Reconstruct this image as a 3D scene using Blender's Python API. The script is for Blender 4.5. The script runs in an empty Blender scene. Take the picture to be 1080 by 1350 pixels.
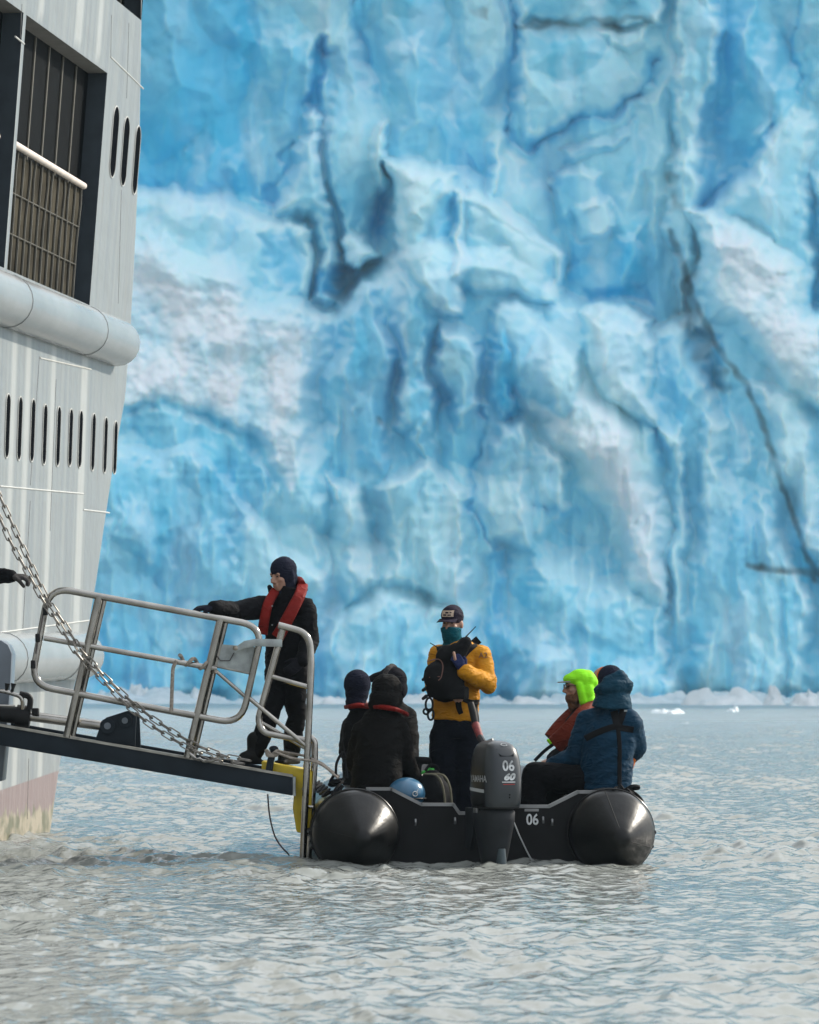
import bpy, bmesh, math, random
import numpy as np
from mathutils.bvhtree import BVHTree
from mathutils import Vector, Matrix, Quaternion

S = bpy.context.scene
COL = S.collection
R = math.radians

# ------------------------------------------------------------------ camera, sky, sun, exposure
FPX, CX, HY, CAMZ = 5580.0, 540.0, 895.0, 1.306      # focal length, centre and horizon in photo pixels; eye height (m)
cd = bpy.data.cameras.new('camera'); cam = bpy.data.objects.new('camera', cd); COL.objects.link(cam)
cam.location = (0, 0, CAMZ); cam.rotation_euler = (R(90), 0, 0)
cd.sensor_width = 36; cd.sensor_fit = 'AUTO'; cd.lens = 36 * FPX / 1350
cd.shift_y = (HY - 675) / 1350
cd.clip_start = 0.5; cd.clip_end = 3000
cd.dof.use_dof = True; cd.dof.focus_distance = 30.6; cd.dof.aperture_fstop = 6.4
S.camera = cam

SUN_AZ, SUN_EL = R(56), R(31)                          # azimuth from the view direction, to the right
w = bpy.data.worlds.new('World'); S.world = w; w.use_nodes = True
nt = w.node_tree; nt.nodes.clear()
wo = nt.nodes.new('ShaderNodeOutputWorld'); bg = nt.nodes.new('ShaderNodeBackground')
sky = nt.nodes.new('ShaderNodeTexSky'); sky.sky_type = 'NISHITA'; sky.sun_disc = False
sky.sun_elevation = SUN_EL; sky.sun_rotation = SUN_AZ; sky.air_density = 1.0; sky.dust_density = 1.5
tc = nt.nodes.new('ShaderNodeTexCoord'); mp = nt.nodes.new('ShaderNodeMapping')
mp.inputs['Scale'].default_value = (1, 1, 2.2)
nz = nt.nodes.new('ShaderNodeTexNoise'); nz.inputs['Scale'].default_value = 2.2; nz.inputs['Detail'].default_value = 5
cr = nt.nodes.new('ShaderNodeValToRGB'); cr.color_ramp.elements[0].position = .30; cr.color_ramp.elements[1].position = .58
cr.color_ramp.elements[0].color = (.55, .55, .55, 1)
mx = nt.nodes.new('ShaderNodeMix'); mx.data_type = 'RGBA'
# broken cloud, brighter on the sun's side of the sky (in the sky texture's own units)
dp = nt.nodes.new('ShaderNodeVectorMath'); dp.operation = 'DOT_PRODUCT'; dp.inputs[1].default_value = (.62, .42, .66)
gr = nt.nodes.new('ShaderNodeMapRange'); gr.inputs[1].default_value = -1.; gr.inputs[2].default_value = 1.05; gr.inputs[3].default_value = 1.6; gr.inputs[4].default_value = 13.5
sc_ = nt.nodes.new('ShaderNodeVectorMath'); sc_.operation = 'SCALE'; sc_.inputs[0].default_value = (.94, .985, 1.04)
nt.links.new(tc.outputs['Generated'], dp.inputs[0]); nt.links.new(dp.outputs['Value'], gr.inputs[0]); nt.links.new(gr.outputs[0], sc_.inputs['Scale']); nt.links.new(sc_.outputs[0], mx.inputs[7])
nt.links.new(tc.outputs['Generated'], mp.inputs['Vector']); nt.links.new(mp.outputs['Vector'], nz.inputs['Vector'])
nt.links.new(nz.outputs['Fac'], cr.inputs['Fac']); nt.links.new(cr.outputs['Color'], mx.inputs[0])
nt.links.new(sky.outputs['Color'], mx.inputs[6]); nt.links.new(mx.outputs[2], bg.inputs['Color'])
bg.inputs['Strength'].default_value = 0.1
nt.links.new(bg.outputs['Background'], wo.inputs['Surface'])

sd = bpy.data.lights.new('sun', 'SUN'); sd.energy = 3.6; sd.angle = R(0.6); sd.color = (1, .93, .81)
so = bpy.data.objects.new('sun', sd); COL.objects.link(so)
sv = Vector((math.sin(SUN_AZ) * math.cos(SUN_EL), math.cos(SUN_AZ) * math.cos(SUN_EL), math.sin(SUN_EL)))
so.rotation_euler = sv.to_track_quat('Z', 'Y').to_euler(); so.location = (60, 30, 60)

S.render.engine = 'CYCLES'
S.view_settings.view_transform = 'Standard'; S.view_settings.look = 'None'
S.view_settings.exposure = 0.46; S.view_settings.gamma = 1
S.cycles.max_bounces = 8; S.cycles.diffuse_bounces = 5; S.cycles.glossy_bounces = 4
S.cycles.caustics_reflective = False; S.cycles.caustics_refractive = False

def P(px, py, Y):
    """the point of the place seen at photo pixel (px,py), at distance Y metres along the view"""
    return Vector(((px - CX) / FPX * Y, Y, CAMZ + (HY - py) / FPX * Y))

# ------------------------------------------------------------------ numpy noise
def perlin(x, y, seed=0):
    rs = np.random.RandomState(seed); n = 256
    ang = rs.rand(n, n) * 2 * np.pi; gx = np.cos(ang); gy = np.sin(ang)
    xi = np.floor(x).astype(int); yi = np.floor(y).astype(int); xf = x - xi; yf = y - yi
    u = xf * xf * xf * (xf * (xf * 6 - 15) + 10); v = yf * yf * yf * (yf * (yf * 6 - 15) + 10)
    def g(a, b, fx, fy):
        return gx[a % n, b % n] * fx + gy[a % n, b % n] * fy
    a = g(xi, yi, xf, yf); b = g(xi + 1, yi, xf - 1, yf); c = g(xi, yi + 1, xf, yf - 1); d = g(xi + 1, yi + 1, xf - 1, yf - 1)
    return ((a + (b - a) * u) + ((c + (d - c) * u) - (a + (b - a) * u)) * v) * 1.5
def fbm(x, y, seed=0, octv=4, gain=.5):
    t = 0; a = 1
    for i in range(octv):
        t = t + a * perlin(x * 2 ** i + 17.3 * i, y * 2 ** i + 9.1 * i, seed + i); a *= gain
    return t
def noise3(p, f, seed=0):
    """cheap 3-D noise for wrinkles: three crossed 2-D layers"""
    return (perlin(p[:, 0] * f, p[:, 2] * f + 7, seed) + perlin(p[:, 1] * f + 31, p[:, 2] * f, seed + 1) + perlin(p[:, 0] * f + 3, p[:, 1] * f + 5, seed + 2)) / 2
def sstep(a, b, x):
    t = np.clip((x - a) / (b - a), 0, 1); return t * t * (3 - 2 * t)

# ------------------------------------------------------------------ materials
def mat(name, col, rough=.6, metal=0., var=.12, vscale=6., bump=0., bscale=40., bdist=.01, spec=.5, stretch=(1, 1, 1), col2=None, coat=0., rvar=0., crease=0.):
    m = bpy.data.materials.new(name); m.use_nodes = True; t = m.node_tree; b = t.nodes['Principled BSDF']
    b.inputs['Roughness'].default_value = rough; b.inputs['Metallic'].default_value = metal
    b.inputs['Specular IOR Level'].default_value = spec; b.inputs['Coat Weight'].default_value = coat
    tc = t.nodes.new('ShaderNodeTexCoord'); mp = t.nodes.new('ShaderNodeMapping'); mp.inputs['Scale'].default_value = stretch
    t.links.new(tc.outputs['Object'], mp.inputs['Vector'])
    n = t.nodes.new('ShaderNodeTexNoise'); n.inputs['Scale'].default_value = vscale; n.inputs['Detail'].default_value = 5
    t.links.new(mp.outputs['Vector'], n.inputs['Vector'])
    r = t.nodes.new('ShaderNodeValToRGB'); r.color_ramp.elements[0].position = .32; r.color_ramp.elements[1].position = .68
    c2 = col2 or tuple(min(1, c * (1 + var)) for c in col); c1 = tuple(c * (1 - var) for c in col)
    r.color_ramp.elements[0].color = (*c1, 1); r.color_ramp.elements[1].color = (*c2, 1)
    t.links.new(n.outputs['Fac'], r.inputs['Fac']); t.links.new(r.outputs['Color'], b.inputs['Base Color'])
    if rvar:
        ma = t.nodes.new('ShaderNodeMath'); ma.operation = 'MULTIPLY_ADD'; ma.inputs[1].default_value = rvar; ma.inputs[2].default_value = rough - rvar / 2
        t.links.new(n.outputs['Fac'], ma.inputs[0]); t.links.new(ma.outputs[0], b.inputs['Roughness'])
    if bump:
        n2 = t.nodes.new('ShaderNodeTexNoise'); n2.inputs['Scale'].default_value = bscale; n2.inputs['Detail'].default_value = 4
        t.links.new(mp.outputs['Vector'], n2.inputs['Vector'])
        bp = t.nodes.new('ShaderNodeBump'); bp.inputs['Strength'].default_value = bump; bp.inputs['Distance'].default_value = bdist
        t.links.new(n2.outputs['Fac'], bp.inputs['Height']); t.links.new(bp.outputs['Normal'], b.inputs['Normal'])
        if crease:
            n3 = t.nodes.new('ShaderNodeTexNoise'); n3.inputs['Scale'].default_value = 11; n3.inputs['Detail'].default_value = 2.5; n3.inputs['Distortion'].default_value = 1.4
            n3.noise_type = 'RIDGED_MULTIFRACTAL'; t.links.new(mp.outputs['Vector'], n3.inputs['Vector'])
            b2 = t.nodes.new('ShaderNodeBump'); b2.inputs['Strength'].default_value = crease; b2.inputs['Distance'].default_value = .016
            t.links.new(n3.outputs['Fac'], b2.inputs['Height']); t.links.new(bp.outputs['Normal'], b2.inputs['Normal']); t.links.new(b2.outputs['Normal'], b.inputs['Normal'])
    return m

# ------------------------------------------------------------------ mesh helpers
ORG = {}                                                # object name -> world position of its thing's base
def thing(name, label, cat, loc=(0, 0, 0), group=None):
    o = bpy.data.objects.new(name, None); COL.objects.link(o); o.empty_display_size = .1
    o.location = loc; ORG[o.name] = Vector(loc); o['label'] = label; o['category'] = cat
    if group: o['group'] = group
    return o
def tag(o, label, cat, group=None):
    o['label'] = label; o['category'] = cat
    if group: o['group'] = group
    return o
def frame_of(d, up=Vector((0, 0, 1))):
    d = Vector(d).normalized()
    a = d.cross(up)
    if a.length < 1e-4: a = d.cross(Vector((0, 1, 0)))
    a.normalize(); return d, a, a.cross(d).normalized()

class MB:
    def __init__(s): s.v = []; s.f = []
    def add(s, vs, fs):
        k = len(s.v); s.v += [Vector(v) for v in vs]; s.f += [tuple(i + k for i in f) for f in fs]; return s
    def box(s, c, sz, ax=None, bev=0.):
        c = Vector(c); X, Y, Z = ax or (Vector((1, 0, 0)), Vector((0, 1, 0)), Vector((0, 0, 1)))
        bm = bmesh.new(); bmesh.ops.create_cube(bm, size=1)
        for v in bm.verts: v.co = Vector((v.co.x * sz[0], v.co.y * sz[1], v.co.z * sz[2]))
        if bev: bmesh.ops.bevel(bm, geom=bm.edges[:], offset=bev, segments=2, affect='EDGES', profile=.5)
        bm.verts.index_update()
        s.add([c + X * v.co.x + Y * v.co.y + Z * v.co.z for v in bm.verts], [[v.index for v in f.verts] for f in bm.faces]); bm.free(); return s
    def ring_loft(s, rings, cap=True, closed=False):
        n = len(rings[0]); vs = [p for r in rings for p in r]; fs = []
        m = len(rings)
        for i in range(m if closed else m - 1):
            j = (i + 1) % m
            for k in range(n):
                l = (k + 1) % n; fs.append((i * n + k, i * n + l, j * n + l, j * n + k))
        if cap and not closed: fs += [tuple(reversed(range(n))), tuple((m - 1) * n + k for k in range(n))]
        return s.add(vs, fs)
    def tube(s, pts, r, n=10, closed=False, cap=True):
        pts = [Vector(p) for p in pts]; m = len(pts); rr = r if isinstance(r, (list, tuple)) else [r] * m
        rings = []; a = None
        for i in range(m):
            p0 = pts[i - 1] if (i > 0 or closed) else pts[i]; p1 = pts[(i + 1) % m] if (i < m - 1 or closed) else pts[i]
            d = (p1 - p0).normalized()
            if a is None: _, a, _ = frame_of(d)
            a = (a - d * a.dot(d)).normalized(); b = a.cross(d)
            rings.append([pts[i] + (a * math.cos(2 * math.pi * k / n) + b * math.sin(2 * math.pi * k / n)) * rr[i] for k in range(n)])
        return s.ring_loft(rings, cap, closed)
    def ell(s, c, rad, ax=None, n=16, m=10):
        c = Vector(c); X, Y, Z = ax or (Vector((1, 0, 0)), Vector((0, 1, 0)), Vector((0, 0, 1)))
        vs = [c - Z * rad[2]]; fs = []
        for i in range(1, m):
            t = math.pi * i / m
            for k in range(n):
                p = 2 * math.pi * k / n
                vs.append(c + X * rad[0] * math.sin(t) * math.cos(p) + Y * rad[1] * math.sin(t) * math.sin(p) - Z * rad[2] * math.cos(t))
        vs.append(c + Z * rad[2])
        for k in range(n):
            l = (k + 1) % n; fs.append((0, 1 + l, 1 + k)); L = 1 + (m - 2) * n; fs.append((L + k, L + l, len(vs) - 1))
            for i in range(m - 2): fs.append((1 + i * n + k, 1 + i * n + l, 1 + (i + 1) * n + l, 1 + (i + 1) * n + k))
        return s.add(vs, fs)
    def cap(s, p0, p1, r0, r1=None, n=12):
        r1 = r0 if r1 is None else r1; p0 = Vector(p0); p1 = Vector(p1); d, a, b = frame_of(p1 - p0); rings = []
        for i in range(5):
            t = math.pi / 2 * (i + .02) / 4.02; rings.append((p0 - d * r0 * math.cos(t), r0 * math.sin(t)))
        for i in range(5):
            t = math.pi / 2 * i / 4.02; rings.append((p1 + d * r1 * math.sin(t), r1 * math.cos(t)))
        return s.ring_loft([[c + (a * math.cos(2 * math.pi * k / n) + b * math.sin(2 * math.pi * k / n)) * max(r, 1e-4) for k in range(n)] for c, r in rings])
    def limb(s, pts, rad, n=12):
        for i in range(len(pts) - 1): s.cap(pts[i], pts[i + 1], rad[i], rad[i + 1], n)
        return s
    def eloft(s, secs, side, n=20):
        """elliptical sections: (centre, half width along side, half depth); ends capped round"""
        side = Vector(side).normalized(); rings = []
        for i, (c, a, b) in enumerate(secs):
            c = Vector(c); p0 = Vector(secs[max(i - 1, 0)][0]); p1 = Vector(secs[min(i + 1, len(secs) - 1)][0])
            d = (p1 - p0).normalized(); sd_ = (side - d * side.dot(d)).normalized(); f = d.cross(sd_)
            rings.append([c + sd_ * a * math.cos(2 * math.pi * k / n) + f * b * math.sin(2 * math.pi * k / n) for k in range(n)])
        return s.ring_loft(rings)
    def prism(s, poly, nrm, depth):
        """closed polygon of 3-D points pushed along nrm by depth"""
        nrm = Vector(nrm).normalized() * depth; n = len(poly); a = [Vector(p) for p in poly]
        return s.add(a + [p + nrm for p in a], [tuple(range(n)), tuple(reversed(range(n, 2 * n)))] + [(k, k + n, (k + 1) % n + n, (k + 1) % n) for k in range(n)])
    def build(s, name, m, parent=None, smooth=40, bevel=0., fix=True):
        me = bpy.data.meshes.new(name); o = bpy.data.objects.new(name, me); COL.objects.link(o)
        off = Vector((0, 0, 0))
        if parent is not None:
            off = ORG[parent.name]; o.parent = parent
        ORG[o.name] = off
        me.from_pydata([v - off for v in s.v], [], s.f)
        if fix or bevel:
            bm = bmesh.new(); bm.from_mesh(me)
            if bevel: bmesh.ops.bevel(bm, geom=[e for e in bm.edges if len(e.link_faces) == 2 and e.calc_face_angle() > .6], offset=bevel, segments=2, affect='EDGES', profile=.5)
            bmesh.ops.recalc_face_normals(bm, faces=bm.faces[:]); bm.to_mesh(me); bm.free()
        finish(me, m, smooth); return o
def finish(me, m, smooth=40):
    if m: me.materials.append(m)
    if smooth:
        me.polygons.foreach_set('use_smooth', [True] * len(me.polygons)); me.set_sharp_from_angle(angle=R(smooth))
    me.update()
def arc(pts, r, n=6, closed=False):
    """polyline with its inner corners rounded to radius r"""
    pts = [Vector(p) for p in pts]; out = []
    m = len(pts)
    for i in range(m):
        if not closed and i in (0, m - 1): out.append(pts[i]); continue
        a, b, c = pts[i - 1], pts[i], pts[(i + 1) % m]
        u = (a - b); v = (c - b); k = min(r, u.length * .49, v.length * .49); u.normalize(); v.normalize()
        p0 = b + u * k; p1 = b + v * k
        for j in range(n + 1):
            t = j / n; out.append(p0 * (1 - t) ** 2 + b * 2 * t * (1 - t) + p1 * t * t)
    return out
def blob(mb, name, m, parent=None, voxel=.012, sm=4, fold=0., ffreq=9., seed=1, flat=None):
    """closed shapes grown together into ONE continuous surface, then creased"""
    me = bpy.data.meshes.new('tmp'); me.from_pydata(mb.v, [], mb.f)
    bm = bmesh.new(); bm.from_mesh(me); bmesh.ops.recalc_face_normals(bm, faces=bm.faces[:]); bm.to_mesh(me); bm.free()
    t = bpy.data.objects.new('tmp', me); COL.objects.link(t)
    rm = t.modifiers.new('r', 'REMESH'); rm.mode = 'VOXEL'; rm.voxel_size = voxel; rm.adaptivity = 0
    if sm:
        s_ = t.modifiers.new('s', 'SMOOTH'); s_.iterations = sm; s_.factor = .5
    dg = bpy.context.evaluated_depsgraph_get(); ev = t.evaluated_get(dg)
    me2 = bpy.data.meshes.new_from_object(ev); me2.name = name
    bpy.data.objects.remove(t); bpy.data.meshes.remove(me)
    n = len(me2.vertices); co = np.empty(n * 3); me2.vertices.foreach_get('co', co); co = co.reshape(-1, 3)
    if fold:
        no = np.empty(n * 3); me2.vertices.foreach_get('normal', no); no = no.reshape(-1, 3)
        q = co * np.array([1, 1, 1.5])
        q2 = co @ np.array([[.8, 0, .6], [0, 1, 0], [-.6, 0, .8]]).T * np.array([.7, .7, 2.0])
        h = .55 - np.abs(noise3(q2, ffreq, seed)) * 1.5 + .55 * (.4 - np.abs(noise3(q * np.array([.8, .8, 1.9]), ffreq * 2.1, seed + 9)) * 1.3)
        co = co + no * (h * fold)[:, None]
    o = bpy.data.objects.new(name, me2); COL.objects.link(o)
    off = Vector((0, 0, 0))
    if parent is not None: off = ORG[parent.name]; o.parent = parent
    ORG[o.name] = off
    co = co - np.array(off); me2.vertices.foreach_set('co', co.ravel())
    me2.materials.clear(); finish(me2, m, 0); me2.polygons.foreach_set('use_smooth', [True] * len(me2.polygons)); me2.update()
    return o
def lettering(text, size, origin, xdir, updir, m, parent, name='lettering', depth=.002, sx=1., slant=0., bold=0., align='CENTER'):
    cu = bpy.data.curves.new('t', 'FONT'); cu.body = text; cu.size = size; cu.extrude = depth; cu.align_x = align; cu.align_y = 'CENTER'
    cu.shear = slant; cu.offset = bold; cu.resolution_u = 4
    t = bpy.data.objects.new('t', cu); COL.objects.link(t)
    dg = bpy.context.evaluated_depsgraph_get(); me = bpy.data.meshes.new_from_object(t.evaluated_get(dg)); me.name = name
    bpy.data.objects.remove(t); bpy.data.curves.remove(cu)
    X = Vector(xdir).normalized(); U = Vector(updir); U = (U - X * U.dot(X)).normalized(); N = X.cross(U)
    off = ORG[parent.name]; og = Vector(origin) - off
    for v in me.vertices: v.co = og + X * v.co.x * sx + U * v.co.y + N * v.co.z
    me.materials.clear(); me.materials.append(m)
    o = bpy.data.objects.new(name, me); COL.objects.link(o); o.parent = parent; ORG[o.name] = off
    return o

def stick(o, target, lift=.002, axis=Vector((0, 1, 0))):
    """lay a flat piece onto the front of a rounded one"""
    tv = [v.co + ORG[target.name] for v in target.data.vertices]; bv = BVHTree.FromPolygons(tv, [p.vertices[:] for p in target.data.polygons])
    for v in o.data.vertices:
        w_ = v.co + ORG[o.name]; h = bv.ray_cast(w_ - axis * 1.5, axis, 3.)
        if h[0] is not None: v.co = h[0] - axis * lift - ORG[o.name]

# ------------------------------------------------------------------ water
def grid_mesh(name, co, nr, nc, m, attrs=None):
    idx = np.arange(nr * nc).reshape(nr, nc)
    f = np.stack([idx[:-1, :-1], idx[:-1, 1:], idx[1:, 1:], idx[1:, :-1]], -1).reshape(-1, 4)
    me = bpy.data.meshes.new(name); me.vertices.add(nr * nc); me.vertices.foreach_set('co', co.reshape(-1))
    me.loops.add(f.size); me.loops.foreach_set('vertex_index', f.ravel())
    me.polygons.add(len(f)); me.polygons.foreach_set('loop_start', np.arange(0, f.size, 4)); me.polygons.foreach_set('loop_total', np.full(len(f), 4))
    me.polygons.foreach_set('use_smooth', np.ones(len(f), bool)); me.update(calc_edges=True); me.validate()
    for k, a in (attrs or {}).items():
        at = me.attributes.new(k, 'FLOAT', 'POINT'); at.data.foreach_set('value', a.ravel().astype(np.float32))
    me.materials.append(m); o = bpy.data.objects.new(name, me); COL.objects.link(o); return o

def water_mat():
    m = bpy.data.materials.new('silty_water'); m.use_nodes = True; t = m.node_tree; t.nodes.remove(t.nodes['Principled BSDF']); out = t.nodes['Material Output']
    N = t.nodes.new; L = t.links.new
    ge = N('ShaderNodeNewGeometry'); n = N('ShaderNodeTexNoise'); n.inputs['Scale'].default_value = .35; n.inputs['Detail'].default_value = 3; L(ge.outputs['Position'], n.inputs['Vector'])
    r = N('ShaderNodeValToRGB'); r.color_ramp.elements[0].position = .3; r.color_ramp.elements[1].position = .7
    r.color_ramp.elements[0].color = (.235, .25, .232, 1); r.color_ramp.elements[1].color = (.295, .31, .292, 1); L(n.outputs['Fac'], r.inputs['Fac'])
    mp = N('ShaderNodeMapping'); mp.inputs['Scale'].default_value = (1.2, .8, 1); L(ge.outputs['Position'], mp.inputs['Vector'])
    n2 = N('ShaderNodeTexNoise'); n2.inputs['Scale'].default_value = 8; n2.inputs['Detail'].default_value = 2; n2.inputs['Roughness'].default_value = .5; L(mp.outputs['Vector'], n2.inputs['Vector'])
    bp = N('ShaderNodeBump'); bp.inputs['Strength'].default_value = .8; bp.inputs['Distance'].default_value = .035; L(n2.outputs['Fac'], bp.inputs['Height'])
    # silt scatters light inside the water, so the body takes the light of the mean surface; the skin takes the ripples
    up = N('ShaderNodeCombineXYZ'); up.inputs[2].default_value = 1; df = N('ShaderNodeBsdfDiffuse'); L(r.outputs['Color'], df.inputs['Color']); vm = N('ShaderNodeMix'); vm.data_type = 'VECTOR'; vm.inputs[0].default_value = .26; L(up.outputs[0], vm.inputs[4]); L(ge.outputs['Normal'], vm.inputs[5]); L(vm.outputs[1], df.inputs['Normal'])
    gl = N('ShaderNodeBsdfGlossy'); sp = N('ShaderNodeSeparateXYZ'); L(ge.outputs['Position'], sp.inputs[0]); mr = N('ShaderNodeMapRange'); mr.inputs[1].default_value = 30; mr.inputs[2].default_value = 150; mr.inputs[3].default_value = .13; mr.inputs[4].default_value = .30; L(sp.outputs[1], mr.inputs[0]); L(mr.outputs[0], gl.inputs['Roughness']); L(bp.outputs['Normal'], gl.inputs['Normal'])
    fr = N('ShaderNodeFresnel'); fr.inputs['IOR'].default_value = 1.333; L(bp.outputs['Normal'], fr.inputs['Normal'])
    mx = N('ShaderNodeMixShader'); L(fr.outputs[0], mx.inputs[0]); L(df.outputs[0], mx.inputs[1]); L(gl.outputs[0], mx.inputs[2]); L(mx.outputs[0], out.inputs['Surface'])
    return m

def build_water():
    ys = [-70, -40, -20, 0, 5, 9, 11]
    y = 12.0
    while y < 262:
        ys.append(y); y += .04 if y < 42 else .04 * (y / 42) ** 1.55
    ys += [300]
    ys = np.array(ys)
    inner = np.linspace(-.17, .17, 480); outer = np.array([.175, .185, .2, .23, .28, .36, .5, .8, 1.1])
    us = np.concatenate([-outer[::-1], inner, outer])
    Y, U = np.meshgrid(ys, us, indexing='ij'); X = U * np.maximum(Y, 14) * np.where(np.abs(U) > .3, 1 + 60 / np.maximum(Y, 20) * (np.abs(U) - .3), 1)
    dy = np.gradient(ys)[:, None]
    rs = np.random.RandomState(5); Z = np.zeros_like(X); DX = np.zeros_like(X); DY = np.zeros_like(X)
    lat = (np.abs(U) < .178) * (Y > 11.5)
    gust = .55 + .85 * sstep(-.5, .6, fbm(X / 2.2, Y / 7, 70, 3))
    for i in range(120):
        L = math.exp(rs.uniform(math.log(.10), math.log(2.6))); th = R(200) + rs.normal() * R(55)
        k = 2 * math.pi / L; a = .030 * L / (2 * math.pi) * (1.3 if L < .6 else .34)
        wgt = sstep(1.8, 3.6, L / dy) * lat
        ph = k * (math.cos(th) * X + math.sin(th) * Y) + rs.uniform(0, 6.28) + .8 * np.sin(X * rs.uniform(.2, .7) + Y * rs.uniform(.1, .5) + rs.uniform(0, 6))
        c = a * wgt * gust; Z += c * np.sin(ph); DX += c * .7 * math.cos(th) * np.cos(ph); DY += c * .7 * math.sin(th) * np.cos(ph)
    # disturbed water round the ladder foot and along the ship's side
    g = np.exp(-(((X + 1.15) / .55) ** 2 + ((Y - 30.0) / .5) ** 2)); Z += .05 * g * lat
    co = np.stack([X + DX, Y + DY, Z], -1)
    o = grid_mesh('water', co, len(ys), len(us), water_mat()); o['kind'] = 'structure'; o['label'] = 'grey silty rippled fjord water'
    return o
build_water()

# ------------------------------------------------------------------ glacier
def poly_sdf(x, y, pts):
    """signed distance to a polygon (inside positive)"""
    pts = np.array(pts, float); d = np.full(x.shape, 1e9); ins = np.zeros(x.shape, bool); n = len(pts)
    for i in range(n):
        ax, ay = pts[i]; bx, by = pts[(i + 1) % n]; ex, ey = bx - ax, by - ay
        t = np.clip(((x - ax) * ex + (y - ay) * ey) / (ex * ex + ey * ey + 1e-9), 0, 1)
        d = np.minimum(d, np.hypot(x - ax - t * ex, y - ay - t * ey))
        c = ((ay > y) != (by > y)) & (x < (bx - ax) * (y - ay) / (by - ay + 1e-12) + ax); ins ^= c
    return np.where(ins, d, -d)
def line_dist(x, y, pts):
    """distance to a polyline and the width factor along it; pts = (x, y, half width)"""
    best = np.full(x.shape, 1e9); wd = np.ones(x.shape)
    for i in range(len(pts) - 1):
        ax, ay, aw = pts[i]; bx, by, bw = pts[i + 1]; ex, ey = bx - ax, by - ay
        t = np.clip(((x - ax) * ex + (y - ay) * ey) / (ex * ex + ey * ey + 1e-9), 0, 1)
        d = np.hypot(x - ax - t * ex, y - ay - t * ey); wq = aw + (bw - aw) * t
        k = d / wq < best / wd; best = np.where(k, d, best); wd = np.where(k, wq, wd)
    return best / wd
def cells(x, y, seed):
    """nearest and second nearest of jittered points: ids and edge distance"""
    rs = np.random.RandomState(seed); n = 128; jx = rs.rand(n, n); jy = rs.rand(n, n); r = rs.rand(4, n, n) * 2 - 1
    xi = np.floor(x).astype(int); yi = np.floor(y).astype(int); f1 = np.full(x.shape, 9.); f2 = f1.copy()
    out = [np.zeros(x.shape) for _ in range(4)]; ox = np.zeros(x.shape); oy = np.zeros(x.shape)
    for i in (-1, 0, 1):
        for j in (-1, 0, 1):
            a = (xi + i) % n; b = (yi + j) % n; qx = x - (xi + i + jx[a, b]); qy = y - (yi + j + jy[a, b]); d = np.hypot(qx, qy)
            k = d < f1; f2 = np.where(k, f1, np.minimum(f2, d)); f1 = np.where(k, d, f1)
            ox = np.where(k, qx, ox); oy = np.where(k, qy, oy)
            for q in range(4): out[q] = np.where(k, r[q][a, b], out[q])
    return out, ox, oy, f2 - f1

def chisel(x, y, seed, k=1.6, hv=.35, tilt=.55, flat_=.30):
    """a wall of broken blocks: for every point the foremost of the neighbouring flat-faced, steep-sided blocks"""
    rs = np.random.RandomState(seed); n = 96; jx = rs.rand(n, n); jy = rs.rand(n, n); h = (rs.rand(n, n) * 2 - 1) * hv; gx = (rs.rand(n, n) * 2 - 1) * tilt; gy = (rs.rand(n, n) * 1.6 - .6) * tilt; a0 = rs.rand(n, n) * 6.28; sz = .75 + .5 * rs.rand(n, n)
    xi = np.floor(x).astype(int); yi = np.floor(y).astype(int); best = np.full(x.shape, -9.); idv = np.zeros(x.shape)
    for i in (-1, 0, 1):
        for j in (-1, 0, 1):
            a = (xi + i) % n; b = (yi + j) % n; qx = x - (xi + i + jx[a, b]); qy = y - (yi + j + jy[a, b]); L = np.zeros(x.shape); aa = a0[a, b]
            for m in range(5):
                t = aa + m * 1.2566 + .35 * math.sin(m * 5.); L = np.maximum(L, np.cos(t) * qx + np.sin(t) * qy)
            f = h[a, b] + np.minimum(gx[a, b] * qx + gy[a, b] * qy, flat_ + k * (.38 * sz[a, b] - L)) ; kk = f > best; best = np.where(kk, f, best); idv = np.where(kk, jx[a, b] * 2 - 1, idv)
    return np.maximum(best, -1.1), idv

def glacier_mat():
    m = bpy.data.materials.new('glacier_ice'); m.use_nodes = True; t = m.node_tree; b = t.nodes['Principled BSDF']
    b.inputs['Roughness'].default_value = .55; b.inputs['Specular IOR Level'].default_value = .3
    def at(n):
        a = t.nodes.new('ShaderNodeAttribute'); a.attribute_name = n; return a.outputs['Fac']
    def mix(fac, a, c):
        x = t.nodes.new('ShaderNodeMix'); x.data_type = 'RGBA'
        t.links.new(fac, x.inputs[0])
        for k, q in ((6, a), (7, c)):
            if isinstance(q, tuple): x.inputs[k].default_value = (*q, 1)
            else: t.links.new(q, x.inputs[k])
        return x.outputs[2]
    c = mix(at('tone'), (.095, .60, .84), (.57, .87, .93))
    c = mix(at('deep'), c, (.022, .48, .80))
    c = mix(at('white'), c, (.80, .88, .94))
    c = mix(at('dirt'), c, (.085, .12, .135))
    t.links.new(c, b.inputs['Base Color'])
    ge = t.nodes.new('ShaderNodeNewGeometry'); n2 = t.nodes.new('ShaderNodeTexNoise'); n2.inputs['Scale'].default_value = 1.6; n2.inputs['Detail'].default_value = 5
    t.links.new(ge.outputs['Position'], n2.inputs['Vector'])
    bp = t.nodes.new('ShaderNodeBump'); bp.inputs['Strength'].default_value = .25; bp.inputs['Distance'].default_value = .3
    b.inputs['Subsurface Weight'].default_value = .3; b.inputs['Subsurface Radius'].default_value = (.25, .8, 1.2); b.inputs['Subsurface Scale'].default_value = .5
    t.links.new(n2.outputs['Fac'], bp.inputs['Height']); t.links.new(bp.outputs['Normal'], b.inputs['Normal'])
    return m

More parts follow.
